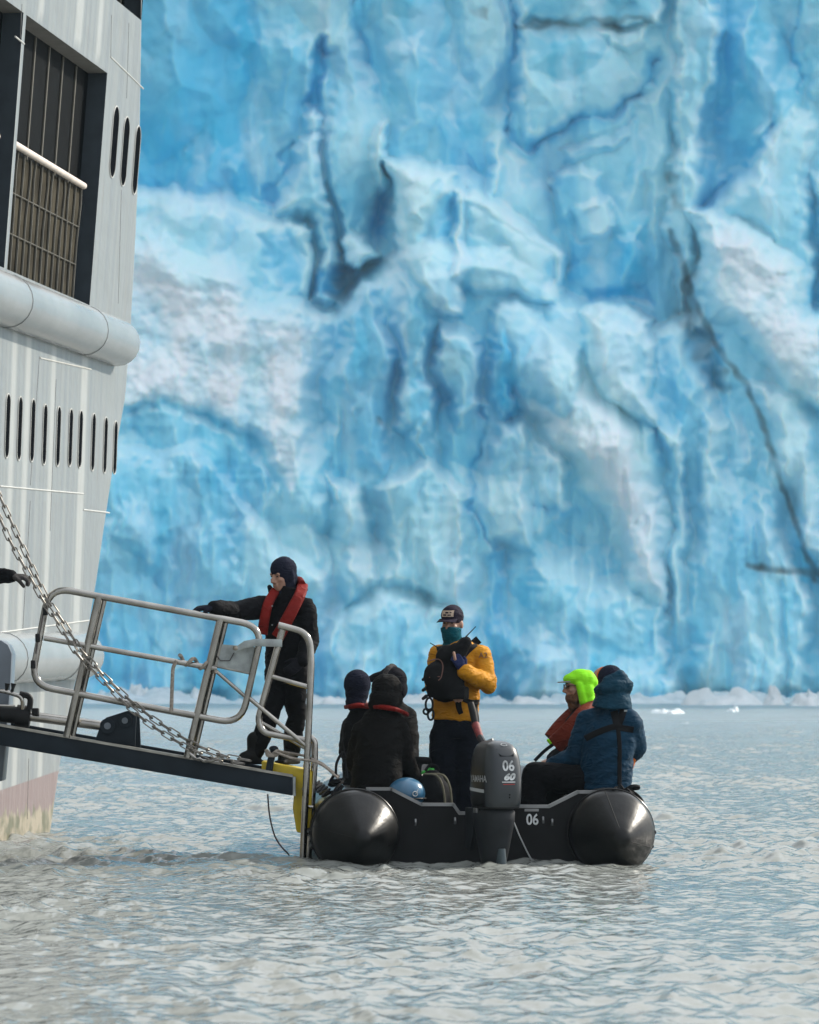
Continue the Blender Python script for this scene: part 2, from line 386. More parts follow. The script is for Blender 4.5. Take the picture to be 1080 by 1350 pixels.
def build_glacier():
    xs = np.concatenate([np.linspace(-3200, -320, 40)[:-1], np.arange(-320, 1402, 2.6), np.linspace(1402, 4200, 40)[1:]])
    ys = np.concatenate([np.linspace(-620, -90, 60)[:-1], np.arange(-90, 962, 2.6)])
    Yp, Xp = np.meshgrid(ys, xs, indexing='ij')
    wx = Xp + 9 * fbm(Xp / 60, Yp / 60, 3, 3) + 2.5 * perlin(Xp / 14, Yp / 14, 8); wy = Yp + 9 * fbm(Xp / 60, Yp / 60, 11, 3) + 2.5 * perlin(Xp / 14, Yp / 14, 9)
    d = 2.6 + 2.5 * sstep(100, 900, Yp)                                   # leans back
    white = np.zeros_like(d); deep = np.zeros_like(d); dirt = np.zeros_like(d); rough = np.zeros_like(d); tone = np.full_like(d, .42)
    # broad upright fluting of the back wall
    d += 1.6 * fbm(Xp / 120, Yp / 420, 20, 3) + .5 * fbm(Xp / 34, Yp / 190, 26, 3)
    flat_ = np.ones_like(d)
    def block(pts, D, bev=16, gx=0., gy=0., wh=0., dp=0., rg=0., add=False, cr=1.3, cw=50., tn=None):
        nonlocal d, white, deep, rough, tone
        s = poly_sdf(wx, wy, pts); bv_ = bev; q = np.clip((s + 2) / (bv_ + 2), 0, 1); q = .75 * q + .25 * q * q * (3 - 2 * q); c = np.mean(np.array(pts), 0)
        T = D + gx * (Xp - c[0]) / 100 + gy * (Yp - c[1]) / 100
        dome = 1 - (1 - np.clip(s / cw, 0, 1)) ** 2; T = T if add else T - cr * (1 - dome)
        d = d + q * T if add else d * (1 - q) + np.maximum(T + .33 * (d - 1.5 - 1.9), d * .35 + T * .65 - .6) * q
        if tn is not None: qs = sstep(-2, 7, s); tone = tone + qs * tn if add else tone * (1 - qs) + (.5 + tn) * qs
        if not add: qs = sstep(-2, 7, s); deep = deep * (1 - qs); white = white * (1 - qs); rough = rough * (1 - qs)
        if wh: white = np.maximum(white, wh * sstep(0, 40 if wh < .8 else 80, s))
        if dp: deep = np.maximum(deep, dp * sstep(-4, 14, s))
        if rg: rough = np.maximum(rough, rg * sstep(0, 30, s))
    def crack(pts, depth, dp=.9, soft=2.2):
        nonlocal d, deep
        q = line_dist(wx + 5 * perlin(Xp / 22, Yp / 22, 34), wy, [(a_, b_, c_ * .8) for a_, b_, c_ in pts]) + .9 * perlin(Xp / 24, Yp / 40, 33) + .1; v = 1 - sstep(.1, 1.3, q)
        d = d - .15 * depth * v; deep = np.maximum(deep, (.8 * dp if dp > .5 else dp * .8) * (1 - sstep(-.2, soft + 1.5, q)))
    # --- upper wall
    block([(60, -400), (325, -400), (335, 20), (346, 50), (331, 75), (345, 110), (329, 142), (335, 200), (350, 262), (60, 240)], 3.4, 14, gx=-.6, tn=-.22, dp=.5)
    block([(200, -300), (310, -300), (312, 40), (270, 80), (215, 40)], .6, 30, tn=.25, add=True)
    block([(345, -300), (470, -300), (472, 0), (440, 36), (408, 50), (396, 120), (398, 180), (372, 205), (352, 190), (350, 60)], 3.6, 16, gx=.6, tn=.05)
    block([(436, 38), (470, -4), (480, 70), (500, 108), (511, 160), (506, 245), (486, 312), (446, 330), (432, 240), (424, 172), (436, 90)], 5.2, 14, gy=1.0, gx=-.9, tn=.15, cr=1.6)
    block([(494, 165), (505, 158), (512, 175), (511, 215), (500, 262), (492, 240)], 6.6, 6, tn=.3, wh=.5, cr=1)
    block([(400, 168), (405, 132), (411, 140), (419, 170), (410, 178)], 3.8, 5, tn=.2, cr=.6)
    block([(476, -300), (640, -300), (655, 20), (676, 90), (664, 160), (655, 200), (640, 265), (604, 232), (520, 212), (512, 150), (490, 70)], 3.0, 16, gx=-.9, tn=-.02)
    block([(500, 60), (560, 40), (585, 110), (570, 170), (525, 190), (514, 120)], 1.0, 26, tn=.12, add=True)
    block([(590, -80), (655, -60), (672, 60), (664, 130), (628, 140), (600, 60)], .9, 16, tn=.08, add=True)
    block([(560, 150), (625, 140), (655, 190), (640, 262), (600, 228)], .3, 30, tn=-.16, dp=.3, add=True)
    block([(684, 24), (780, 22), (862, 20), (882, 62), (856, 120), (816, 146), (768, 150), (738, 176), (712, 186), (694, 182), (683, 150)], 5.2, 10, gy=.9, gx=-.9, tn=.12)
    block([(682, -400), (880, -400), (872, 34), (684, 30)], 5.0, 8, gy=.5, tn=.05)
    block([(782, 40), (860, 30), (852, 58), (828, 68), (806, 62)], 1.0, 8, tn=.22, add=True)
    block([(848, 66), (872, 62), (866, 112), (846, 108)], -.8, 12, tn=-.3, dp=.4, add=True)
    block([(736, 200), (775, 180), (820, 163), (850, 140), (872, 200), (866, 300), (845, 402), (760, 396), (735, 330), (720, 250)], 3.9, 12, gx=.6, tn=-.08)
    block([(736, 204), (780, 184), (824, 168), (830, 178), (790, 196), (752, 222)], 1.1, 8, tn=.22, add=True)
    block([(722, 236), (760, 222), (792, 228), (800, 262), (770, 282), (735, 292)], 1.2, 9, tn=.10, add=True)
    block([(750, 282), (790, 258), (808, 262), (815, 300), (790, 316), (762, 310)], 1.5, 8, tn=.26, add=True)
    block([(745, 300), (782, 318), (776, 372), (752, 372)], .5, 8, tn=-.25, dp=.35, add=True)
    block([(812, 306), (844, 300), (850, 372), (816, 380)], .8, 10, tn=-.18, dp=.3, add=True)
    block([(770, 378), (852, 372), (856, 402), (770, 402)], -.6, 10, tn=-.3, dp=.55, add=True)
    block([(838, 130), (880, 100), (892, 260), (862, 330), (850, 240)], 4.8, 12, gx=.8, tn=.2)
    block([(668, 184), (706, 204), (720, 240), (724, 320), (690, 292), (656, 262)], 3.8, 10, tn=.06)
    block([(884, -300), (944, -300), (952, 40), (936, 120), (926, 210), (918, 300), (900, 420), (880, 300), (888, 130)], 6.6, 10, gx=1.2, tn=.22)
    block([(948, -300), (1060, -300), (1056, 60), (1040, 136), (1000, 185), (966, 235), (924, 282), (926, 200), (940, 120)], 3.0, 16, gx=.9, tn=-.12, dp=.25)
    block([(1058, -300), (1500, -300), (1500, 160), (1085, 160), (1052, 120)], 3.9, 10, tn=-.02)
    block([(1046, 134), (1072, 152), (1080, 196), (1064, 235), (1078, 330), (1075, 420), (1015, 370), (950, 335), (914, 302), (922, 284), (975, 226), (1002, 186)], 6.4, 14, gy=1.0, gx=.8, tn=.16, cr=1.6)
    block([(975, 222), (1000, 212), (1024, 260), (1030, 322), (990, 300), (950, 286)], .9, 9, tn=-.02, add=True)
    block([(1068, 232), (1500, 226), (1500, 430), (1090, 430), (1076, 330)], 5.4, 10, tn=.14)
    block([(-500, 300), (190, 305), (380, 392), (445, 400), (520, 340), (740, 380), (860, 430), (905, 420), (915, 300), (1000, 312), (1075, 400), (1110, 440), (1900, 430), (1900, 1000), (-500, 1000)], 9.2, 20, gy=.35)
    # --- the bay left of the tower: ledge, spire block, then the crushed white slope
    block([(60, 240), (235, 244), (300, 264), (372, 286), (411, 293), (418, 302), (413, 430), (385, 430), (340, 400), (60, 370)], 7.4, 9, gy=1.0, tn=.18, wh=.1, cr=2.4, cw=36)
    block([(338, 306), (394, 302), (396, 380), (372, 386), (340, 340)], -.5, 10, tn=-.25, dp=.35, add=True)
    block([(396, 298), (417, 302), (412, 386), (398, 384)], .5, 6, tn=.12, add=True)
    block([(362, 280), (388, 200), (394, 180), (412, 174), (428, 182), (436, 250), (446, 302), (452, 402), (412, 402), (410, 294)], 6.6, 11, gy=1.0, cr=2.2, cw=30, tn=.02)
    block([(60, 292), (200, 292), (250, 324), (300, 326), (332, 346), (352, 380), (442, 396), (452, 470), (425, 560), (446, 640), (440, 735), (385, 720), (320, 600), (240, 566), (60, 580)], 9.8, 40, gy=1.15, wh=.88, rg=1., tn=.2)
    block([(447, 318), (462, 303), (480, 308), (500, 328), (474, 354), (446, 350)], 10.2, 7, gy=2, tn=.3, wh=.2, cr=1.6, cw=20)
    # --- the tower and the broken mass under it
    low = [(-500, 520), (60, 530), (240, 530), (320, 560), (390, 640), (425, 560), (430, 470), (440, 400), (480, 362), (515, 330), (560, 320), (640, 330), (740, 372), (762, 404), (800, 398), (858, 428), (866, 560), (890, 640), (878, 720), (885, 800), (905, 1000), (-500, 1000)]
    block(low, 10.6, 20, gy=.42, tn=.0)
    block([(508, 215), (522, 210), (578, 211), (604, 230), (612, 256), (616, 340), (612, 420), (560, 410), (524, 340), (516, 280)], 12.0, 10, gy=1.0, gx=-.7, cr=2.2, cw=34, tn=.22)
    block([(508, 213), (586, 212), (578, 246), (556, 292), (538, 290), (522, 250)], .9, 7, gy=1.2, wh=.45, tn=.2, add=True)
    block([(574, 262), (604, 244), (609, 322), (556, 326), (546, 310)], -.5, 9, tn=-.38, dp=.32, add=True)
    block([(600, 250), (660, 268), (704, 304), (738, 338), (750, 376), (740, 398), (690, 392), (590, 372)], 11.8, 8, gy=1.1, gx=-1.2, wh=.1, cr=2.8, cw=40, tn=.2)
    block([(611, 248), (664, 266), (708, 303), (742, 340), (751, 374), (738, 372), (722, 338), (670, 292), (612, 270)], .7, 6, wh=.42, tn=.2, add=True)
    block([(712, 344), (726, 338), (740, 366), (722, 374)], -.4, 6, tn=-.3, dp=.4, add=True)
    block([(758, 404), (776, 396), (800, 400), (862, 420), (863, 490), (871, 562), (812, 540), (770, 480)], 12.4, 8, gy=1.1, wh=.3, rg=.3, cr=2.4, cw=40, tn=.25)
    block([(640, 470), (735, 440), (790, 500), (850, 580), (888, 680), (880, 800), (830, 780), (770, 640), (700, 560)], 12.6, 30, gx=-1.4, gy=1.0, wh=.75, rg=.35, tn=.4)
    block([(640, 400), (690, 392), (735, 440), (770, 500), (742, 560), (690, 520), (650, 470)], 12.4, 12, gy=1., tn=.18, wh=.15)
    block([(650, 560), (700, 545), (748, 610), (756, 668), (700, 730), (648, 712), (636, 640)], 13.4, 10, gx=.8, tn=.12, wh=.12, cr=2.4)
    block([(450, 404), (500, 366), (524, 470), (508, 640), (470, 610), (446, 500)], 12.2, 14, gx=.6, tn=-.12, dp=.45)
    block([(520, 350), (566, 380), (578, 520), (560, 610), (522, 560)], 12.6, 14, gx=.6, gy=.8, tn=-.02, dp=.2)
    block([(572, 424), (634, 440), (642, 540), (604, 566), (576, 520)], 12.4, 14, gx=-.6, tn=.06)
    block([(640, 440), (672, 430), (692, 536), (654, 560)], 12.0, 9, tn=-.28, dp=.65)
    block([(500, 640), (560, 606), (622, 650), (612, 800), (510, 770)], 13.2, 12, gy=.5, tn=.12)
    block([(430, 622), (478, 640), (502, 766), (444, 810)], 13.0, 10, gx=.8, tn=.22, wh=.12)
    block([(300, 640), (380, 720), (432, 760), (412, 1000), (290, 1000)], 12.6, 14, gx=.6, tn=.1)
    block([(60, 600), (250, 580), (322, 640), (304, 1000), (60, 1000)], 12.0, 16, gx=-.5, tn=-.08, dp=.18)
    block([(420, 800), (520, 770), (640, 790), (640, 1000), (410, 1000)], 13.8, 24, gy=1.0, tn=.05)
    block([(640, 716), (672, 722), (676, 1000), (640, 1000)], 12.0, 8, tn=-.32, dp=.5)
    block([(690, 740), (760, 716), (862, 800), (834, 1000), (690, 1000)], 13.0, 18, gx=.6, gy=1.0, tn=.0)
    block([(676, 860), (770, 830), (900, 880), (905, 1000), (676, 1000)], 13.4, 18, gy=1.0, tn=-.15)
    # --- right: white rubble slope and ribbed wall
    block([(905, 272), (950, 274), (980, 296), (1012, 310), (1042, 334), (1070, 370), (1076, 410), (1110, 440), (1110, 560), (1040, 520), (975, 440), (935, 415)], 10.0, 12, gy=.9, gx=.6, wh=.7, rg=.8, tn=.25)
    block([(1080, 430), (1500, 420), (1500, 1000), (1085, 1000)], 9.8, 18, gy=1., tn=.05)
    block([(852, 430), (912, 410), (960, 520), (1000, 600), (1040, 700), (1070, 780), (1075, 1000), (890, 1000), (880, 720), (890, 640)], 9.6, 14, gy=.7, gx=1., tn=-.08)
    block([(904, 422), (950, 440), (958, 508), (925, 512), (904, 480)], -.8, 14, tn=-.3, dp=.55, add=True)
    block([(985, 500), (1060, 520), (1082, 700), (1070, 745), (1040, 660)], 10.6, 12, wh=.2, tn=.15)
    block([(868, 560), (905, 560), (912, 760), (905, 1000), (880, 1000), (880, 720)], 10.8, 9, gx=-.8, tn=.1)
    block([(925, 545), (958, 560), (964, 760), (940, 1000), (918, 1000), (928, 720)], 10.8, 9, gx=-.8, tn=.2, wh=.12)
    block([(1000, 640), (1016, 660), (1040, 800), (1045, 1000), (1000, 1000), (992, 780)], 10.6, 9, gx=-.6, tn=.08)
    block([(1054, 600), (1082, 640), (1088, 770), (1062, 720)], 10.8, 8, tn=.26, wh=.2)
    # ribs and runnels of the lower faces
    lowm = sstep(380, 620, Yp)
    rib = 1 - np.abs(fbm(wx / 52, wy / 300, 41, 3)) * 1.6
    d += lowm * (.6 * rib + .35 * fbm(Xp / 24, Yp / 140, 45, 3))
    # broken into blocks, tall ones first, then smaller, then chips
    c1, id1 = chisel((wx + 16 * perlin(Xp / 120, Yp / 120, 60)) / 118, wy / 175, 7, 1.7, .30, 1.15, .25); c2, id2 = chisel(wx / 50 + 40, wy / 78, 9, 1.6, .35, 1.1, .25); c3, id3 = chisel((Xp + 3 * perlin(Xp / 12, Yp / 12, 61)) / 21 + 11, (Yp + 3 * perlin(Xp / 12, Yp / 12, 62)) / 23, 13, 1.3, .4, .8)
    act = np.clip(.45 + .8 * fbm(Xp / 170, Yp / 170, 64, 2) + .35 * lowm, .12, 1.0)
    d += 2.7 * c1 * (1 - .7 * rough) + 1.35 * c2 * act * (1 - .3 * rough) + (.10 * act + .30 * rough) * c3
    c4, id4 = chisel(Xp / 43 + 70, Yp / 40, 15, 1.2, .5, .7); lay = perlin(Yp / 7 + .6 * fbm(Xp / 200, Yp / 60, 71, 2), Xp / 420, 72) * sstep(.15, .6, perlin(Xp / 130, Yp / 55, 73)) * sstep(420, 620, Yp); d += .10 * lay
    d += rough * (.85 * c4 + .10 * fbm(Xp / 9, Yp / 9, 55, 2)) + .06 * fbm(Xp / 16, Yp / 20, 57, 2)
    # cracks, clefts and the cave
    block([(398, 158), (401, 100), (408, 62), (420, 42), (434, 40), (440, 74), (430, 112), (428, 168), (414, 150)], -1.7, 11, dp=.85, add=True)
    crack([(384, 190, 5), (372, 225, 8), (358, 258, 8)], 3.0, .75)
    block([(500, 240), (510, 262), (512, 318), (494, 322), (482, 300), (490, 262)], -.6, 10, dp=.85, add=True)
    crack([(474, -60, 8), (476, 30, 8), (484, 78, 4)], 2.4, .7)
    crack([(680, -80, 4), (681, 50, 5), (676, 120, 7), (666, 170, 7)], 3.4, .85)
    crack([(664, 172, 5), (700, 194, 6), (738, 178, 5), (770, 156, 8), (812, 152, 5), (846, 122, 4), (858, 80, 5)], 2.6, .8)  # soft deep-blue band under the slab, painted for its shadowed undercut
    crack([(726, 250, 4), (760, 205, 4), (810, 180, 5), (842, 160, 3)], 1.2, .5)
    crack([(1020, 160, 4), (985, 205, 8), (962, 240, 7), (928, 275, 5)], 3.0, .85)
    crack([(1052, -60, 3), (1050, 120, 3)], 1.8, .7)
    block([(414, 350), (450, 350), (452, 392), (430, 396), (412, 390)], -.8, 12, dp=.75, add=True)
    crack([(637, 540, 3), (635, 580, 4), (624, 640, 4.5), (630, 690, 6), (642, 716, 3)], 2.2, .85, 2.4)
    crack([(656, 724, 9), (656, 800, 10), (660, 940, 12)], 1.6, .55, 2.2)
    crack([(700, 668, 3), (740, 674, 5), (756, 670, 8)], 1.2, .6)
    crack([(672, 455, 6), (668, 500, 9), (690, 540, 5)], 1.6, .6)
    crack([(548, 380, 4), (558, 430, 6), (552, 460, 4)], 1.2, .5)
    crack([(862, 425, 3), (868, 560, 4), (866, 640, 5), (880, 800, 6)], 1.5, .25)
    # dense blue ice: smoother patches between the whiter ones
    b1 = sstep(.12, .75, fbm(wx / 150, wy / 190, 63, 4) + .25 * perlin(wx / 40, wy / 260, 66))
    left = np.exp(-(((Xp - 250) / 150) ** 2 + ((Yp - 150) / 95) ** 2)); lf2 = np.exp(-(((Xp - 190) / 130) ** 2 + ((Yp - 740) / 190) ** 2)); cen = np.exp(-(((Xp - 560) / 130) ** 2 + ((Yp - 500) / 120) ** 2)); cap = np.exp(-(((Xp - 580) / 45) ** 2 + ((Yp - 315) / 38) ** 2))
    deep = np.maximum(deep, np.clip(.30 * b1 + .10 * id2 + .30 * left + .25 * lf2 + .15 * cen, 0, .8) * (1 - .8 * rough))
    white *= (1 - rough + rough * np.clip(.70 + .38 * sstep(-.4, .35, c4 + .5 * c3), 0, 1.1)) * np.clip(.95 + .7 * fbm(wx / 60, wy / 75, 68, 4), .15, 1.1)
    white = np.clip(white + .30 * sstep(.1, .8, fbm(wx / 45, wy / 160, 75, 4)) * (1 - deep), 0, 1)
    tone = np.clip(tone + .28 * fbm(wx / 85, wy / 150, 82, 4) + .14 * id1 + .14 * id2 + .04 * id3, 0, 1)
    # dirt bands frozen into the ice
    def band(pts, k, jag=1.):
        nonlocal dirt, d
        q = line_dist(Xp + jag * 7 * perlin(Xp / 16, Yp / 16, 90), Yp + jag * 7 * perlin(Xp / 20, Yp / 20, 91), pts)
        v = (1 - sstep(.3, 1.9, q)) * np.clip(.82 + .5 * perlin(Xp / 22, Yp / 22, 93), 0, 1); dirt = np.maximum(dirt, 1.0 * k * v); d = d - .15 * v
    band([(885, 305, 4), (915, 395, 3.5), (940, 450, 4.5), (985, 510, 3.5), (1010, 570, 3.2), (1030, 635, 3.2), (1050, 690, 3.2), (1075, 765, 3.5)], .72, .45)
    band([(985, 744, 3), (1020, 750, 4), (1085, 756, 5)], .8, .5)
    band([(688, 33, 4), (745, 30, 5), (800, 27, 4), (862, 24, 3)], .55, 1.2)
    band([(886, 235, 6), (893, 275, 6)], .5); band([(912, 420, 13), (930, 470, 12), (952, 505, 9)], .55, 1.6)
    band([(498, 556, 5), (502, 556, 3)], .7); band([(625, 15, 5), (640, 20, 4)], .5)
    dirt = np.clip(dirt, 0, 1)
    # undercut foot, washed by the water
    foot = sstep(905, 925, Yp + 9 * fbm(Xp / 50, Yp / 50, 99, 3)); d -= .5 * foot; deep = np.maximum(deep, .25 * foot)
    # whiter, paler ice on whatever faces up and on the outer edges
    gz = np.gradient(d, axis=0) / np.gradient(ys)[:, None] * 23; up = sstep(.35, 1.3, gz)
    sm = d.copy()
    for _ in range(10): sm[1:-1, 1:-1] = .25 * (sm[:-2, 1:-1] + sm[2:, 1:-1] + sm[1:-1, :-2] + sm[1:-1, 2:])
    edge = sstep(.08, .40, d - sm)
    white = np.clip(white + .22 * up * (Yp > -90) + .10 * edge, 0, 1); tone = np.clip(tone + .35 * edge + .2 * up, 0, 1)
    Y = 250 - d
    co = np.stack([(Xp - CX) / FPX * Y, Y, CAMZ + (HY - Yp) / FPX * Y], -1)
    # the ice plateau behind the crest
    back = co[:1].copy(); back[..., 1] += 240; back[..., 2] += 4
    co = np.concatenate([back, co]); z1 = lambda a: np.concatenate([a[:1], a])
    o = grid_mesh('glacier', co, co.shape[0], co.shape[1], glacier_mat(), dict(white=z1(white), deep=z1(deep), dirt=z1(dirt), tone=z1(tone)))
    o['kind'] = 'structure'; o['label'] = 'blue glacier front with crevasses and white rubble slopes'
build_glacier()
# ------------------------------------------------------------------ the ship
HS, HC = math.sin(R(7.25)), math.cos(R(7.25))
HX0, HY0 = -3.358, 34.7
HN = Vector((HC, -HS, 0)); HT = Vector((HS, HC, 0))
def lean(z): return .035 * min(z, 4.35) + .078 * max(z - 4.35, 0)
def hull(t, z, out=0.):
    return Vector((HX0, HY0, 0)) + HT * t + HN * (lean(z) + out) + Vector((0, 0, z))
def hull_tz(px, py, out=0.):
    k = (px - CX) / FPX; z = 2.
    for _ in range(12):
        L = lean(z) + out; x0 = HX0 + HC * L; y0 = HY0 - HS * L
        t = (k * y0 - x0) / (HS - k * HC); z = CAMZ + (HY - py) / FPX * (y0 + HC * t)
    return t, z
SIL = [(190, -60), (189, 20), (186, 200), (180, 330), (174, 440), (168, 520), (152, 610), (140, 690), (130, 760), (118, 830), (100, 905), (88, 960), (76, 1040), (69, 1092)]
ends = sorted((hull_tz(a - 3, b)[1], hull_tz(a - 3, b)[0]) for a, b in SIL)
def t_end(z):
    if z <= ends[0][0]: return ends[0][1] + (z - ends[0][0]) * .6
    for (z0, t0), (z1, t1) in zip(ends, ends[1:]):
        if z <= z1: return t0 + (t1 - t0) * (z - z0) / (z1 - z0)
    return ends[-1][1] + .05 * (z - ends[-1][0])

def hull_paint():
    m = bpy.data.materials.new('hull_paint'); m.use_nodes = True; t = m.node_tree; b = t.nodes['Principled BSDF']
    N = t.nodes.new; L = t.links.new
    def attr(n): a = N('ShaderNodeAttribute'); a.attribute_name = n; return a.outputs['Fac']
    def noise(scale, vec, detail=4):
        n = N('ShaderNodeTexNoise'); n.inputs['Scale'].default_value = scale; n.inputs['Detail'].default_value = detail; L(vec, n.inputs['Vector']); return n.outputs['Fac']
    def ramp(x, a, b_, ca=(0, 0, 0), cb=(1, 1, 1)):
        r = N('ShaderNodeValToRGB'); r.color_ramp.elements[0].position = a; r.color_ramp.elements[1].position = b_
        r.color_ramp.elements[0].color = (*ca, 1); r.color_ramp.elements[1].color = (*cb, 1); L(x, r.inputs['Fac']); return r.outputs['Color']
    def mix(f, a, c):
        x = N('ShaderNodeMix'); x.data_type = 'RGBA'
        for k, q in ((0, f), (6, a), (7, c)):
            if isinstance(q, tuple): x.inputs[k].default_value = (*q, 1)
            elif isinstance(q, float): x.inputs[k].default_value = q
            else: L(q, x.inputs[k])
        return x.outputs[2]
    def math_(op, a, c):
        x = N('ShaderNodeMath'); x.operation = op
        for k, q in ((0, a), (1, c)):
            if isinstance(q, (int, float)): x.inputs[k].default_value = q
            else: L(q, x.inputs[k])
        return x.outputs[0]
    u, v = attr('along'), attr('up')
    cv = N('ShaderNodeCombineXYZ'); L(u, cv.inputs[0]); L(v, cv.inputs[2])
    mp = N('ShaderNodeMapping'); mp.inputs['Scale'].default_value = (9, 1, .22); L(cv.outputs[0], mp.inputs[0])
    mp2 = N('ShaderNodeMapping'); mp2.inputs['Scale'].default_value = (26, 1, .5); L(cv.outputs[0], mp2.inputs[0])
    streak = noise(1.0, mp.outputs[0], 3); fine = noise(1.0, mp2.outputs[0], 5)
    c = mix(ramp(streak, .35, .65), (.205, .225, .238), (.265, .28, .278))
    c = mix(math_('MULTIPLY', ramp(fine, .45, .75), .5), c, (.22, .24, .245))
    mp4 = N('ShaderNodeMapping'); mp4.inputs['Scale'].default_value = (7, 1, .8); mp4.inputs['Location'].default_value = (3.3, 0, 1.7); L(cv.outputs[0], mp4.inputs[0]); rust = noise(1.0, mp4.outputs[0], 6)
    c = mix(math_('MULTIPLY', ramp(rust, .60, .74), .32), c, (.22, .15, .09))
    # sheen of the plating painted into the colour as lighter upright strips
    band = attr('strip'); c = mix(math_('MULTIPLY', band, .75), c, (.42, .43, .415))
    c = mix(math_('MULTIPLY', attr('seam'), .55), c, (.16, .17, .17))
    c = mix(math_('MULTIPLY', attr('weld'), .8), c, (.55, .55, .53))
    # faded boot top and the scum line above the water
    line = math_('MULTIPLY_ADD', u, .05); line.node.inputs[2].default_value = .40
    boot = ramp(math_('SUBTRACT', line, v), .0, .008)
    c = mix(boot, c, mix(ramp(fine, .4, .7), (.21, .155, .15), (.27, .21, .20)))
    sc = noise(1.0, mp.outputs[0], 5)
    scl = math_('MULTIPLY_ADD', sc, .42); scl.node.inputs[2].default_value = .0
    scum = ramp(math_('SUBTRACT', scl, v), .0, .035)
    nb = noise(5.0, cv.outputs[0], 5)
    c = mix(scum, c, mix(ramp(nb, .42, .6), (.36, .31, .23), (.15, .145, .09)))
    L(c, b.inputs['Base Color']); b.inputs['Roughness'].default_value = .42
    n3 = noise(3.0, cv.outputs[0], 3); bp = N('ShaderNodeBump'); bp.inputs['Strength'].default_value = .4; bp.inputs['Distance'].default_value = .05
    L(math_('ADD', n3, math_('MULTIPLY', attr('weld'), .35)), bp.inputs['Height']); L(bp.outputs['Normal'], b.inputs['Normal'])
    return m

M_fender = mat('fender_paint', (.30, .315, .32), .20, var=.10, vscale=2.5, bump=.15, bscale=9, bdist=.03, stretch=(1, .35, 1), rvar=.2)
M_dark = mat('recess_shaded_grey', (.040, .052, .064), .6, spec=.2)  # grey jamb paint, darkened to its shaded tone
M_black = mat('dark_glass', (.004, .005, .006), .7, var=.2, spec=.03)
M_seam = mat('seam_grey', (.13, .135, .135), .7)  # dark grey of the plate seams
M_rail = mat('rail_paint', (.74, .64, .56), .4)
M_mesh = mat('rail_netting', (.032, .028, .020), .9, var=.35, vscale=3, col2=(.075, .066, .047), spec=.05)
M_wire = mat('netting_wire', (.12, .115, .10), .7, spec=.1)
M_lip = mat('slot_lip', (.50, .50, .47), .4)
M_slot = mat('opening_shade', (.006, .007, .009), .9, spec=0.)  # black painted for the shade inside slots, intake and drain holes
M_soffit = mat('soffit_paint', (.17, .165, .155), .7)

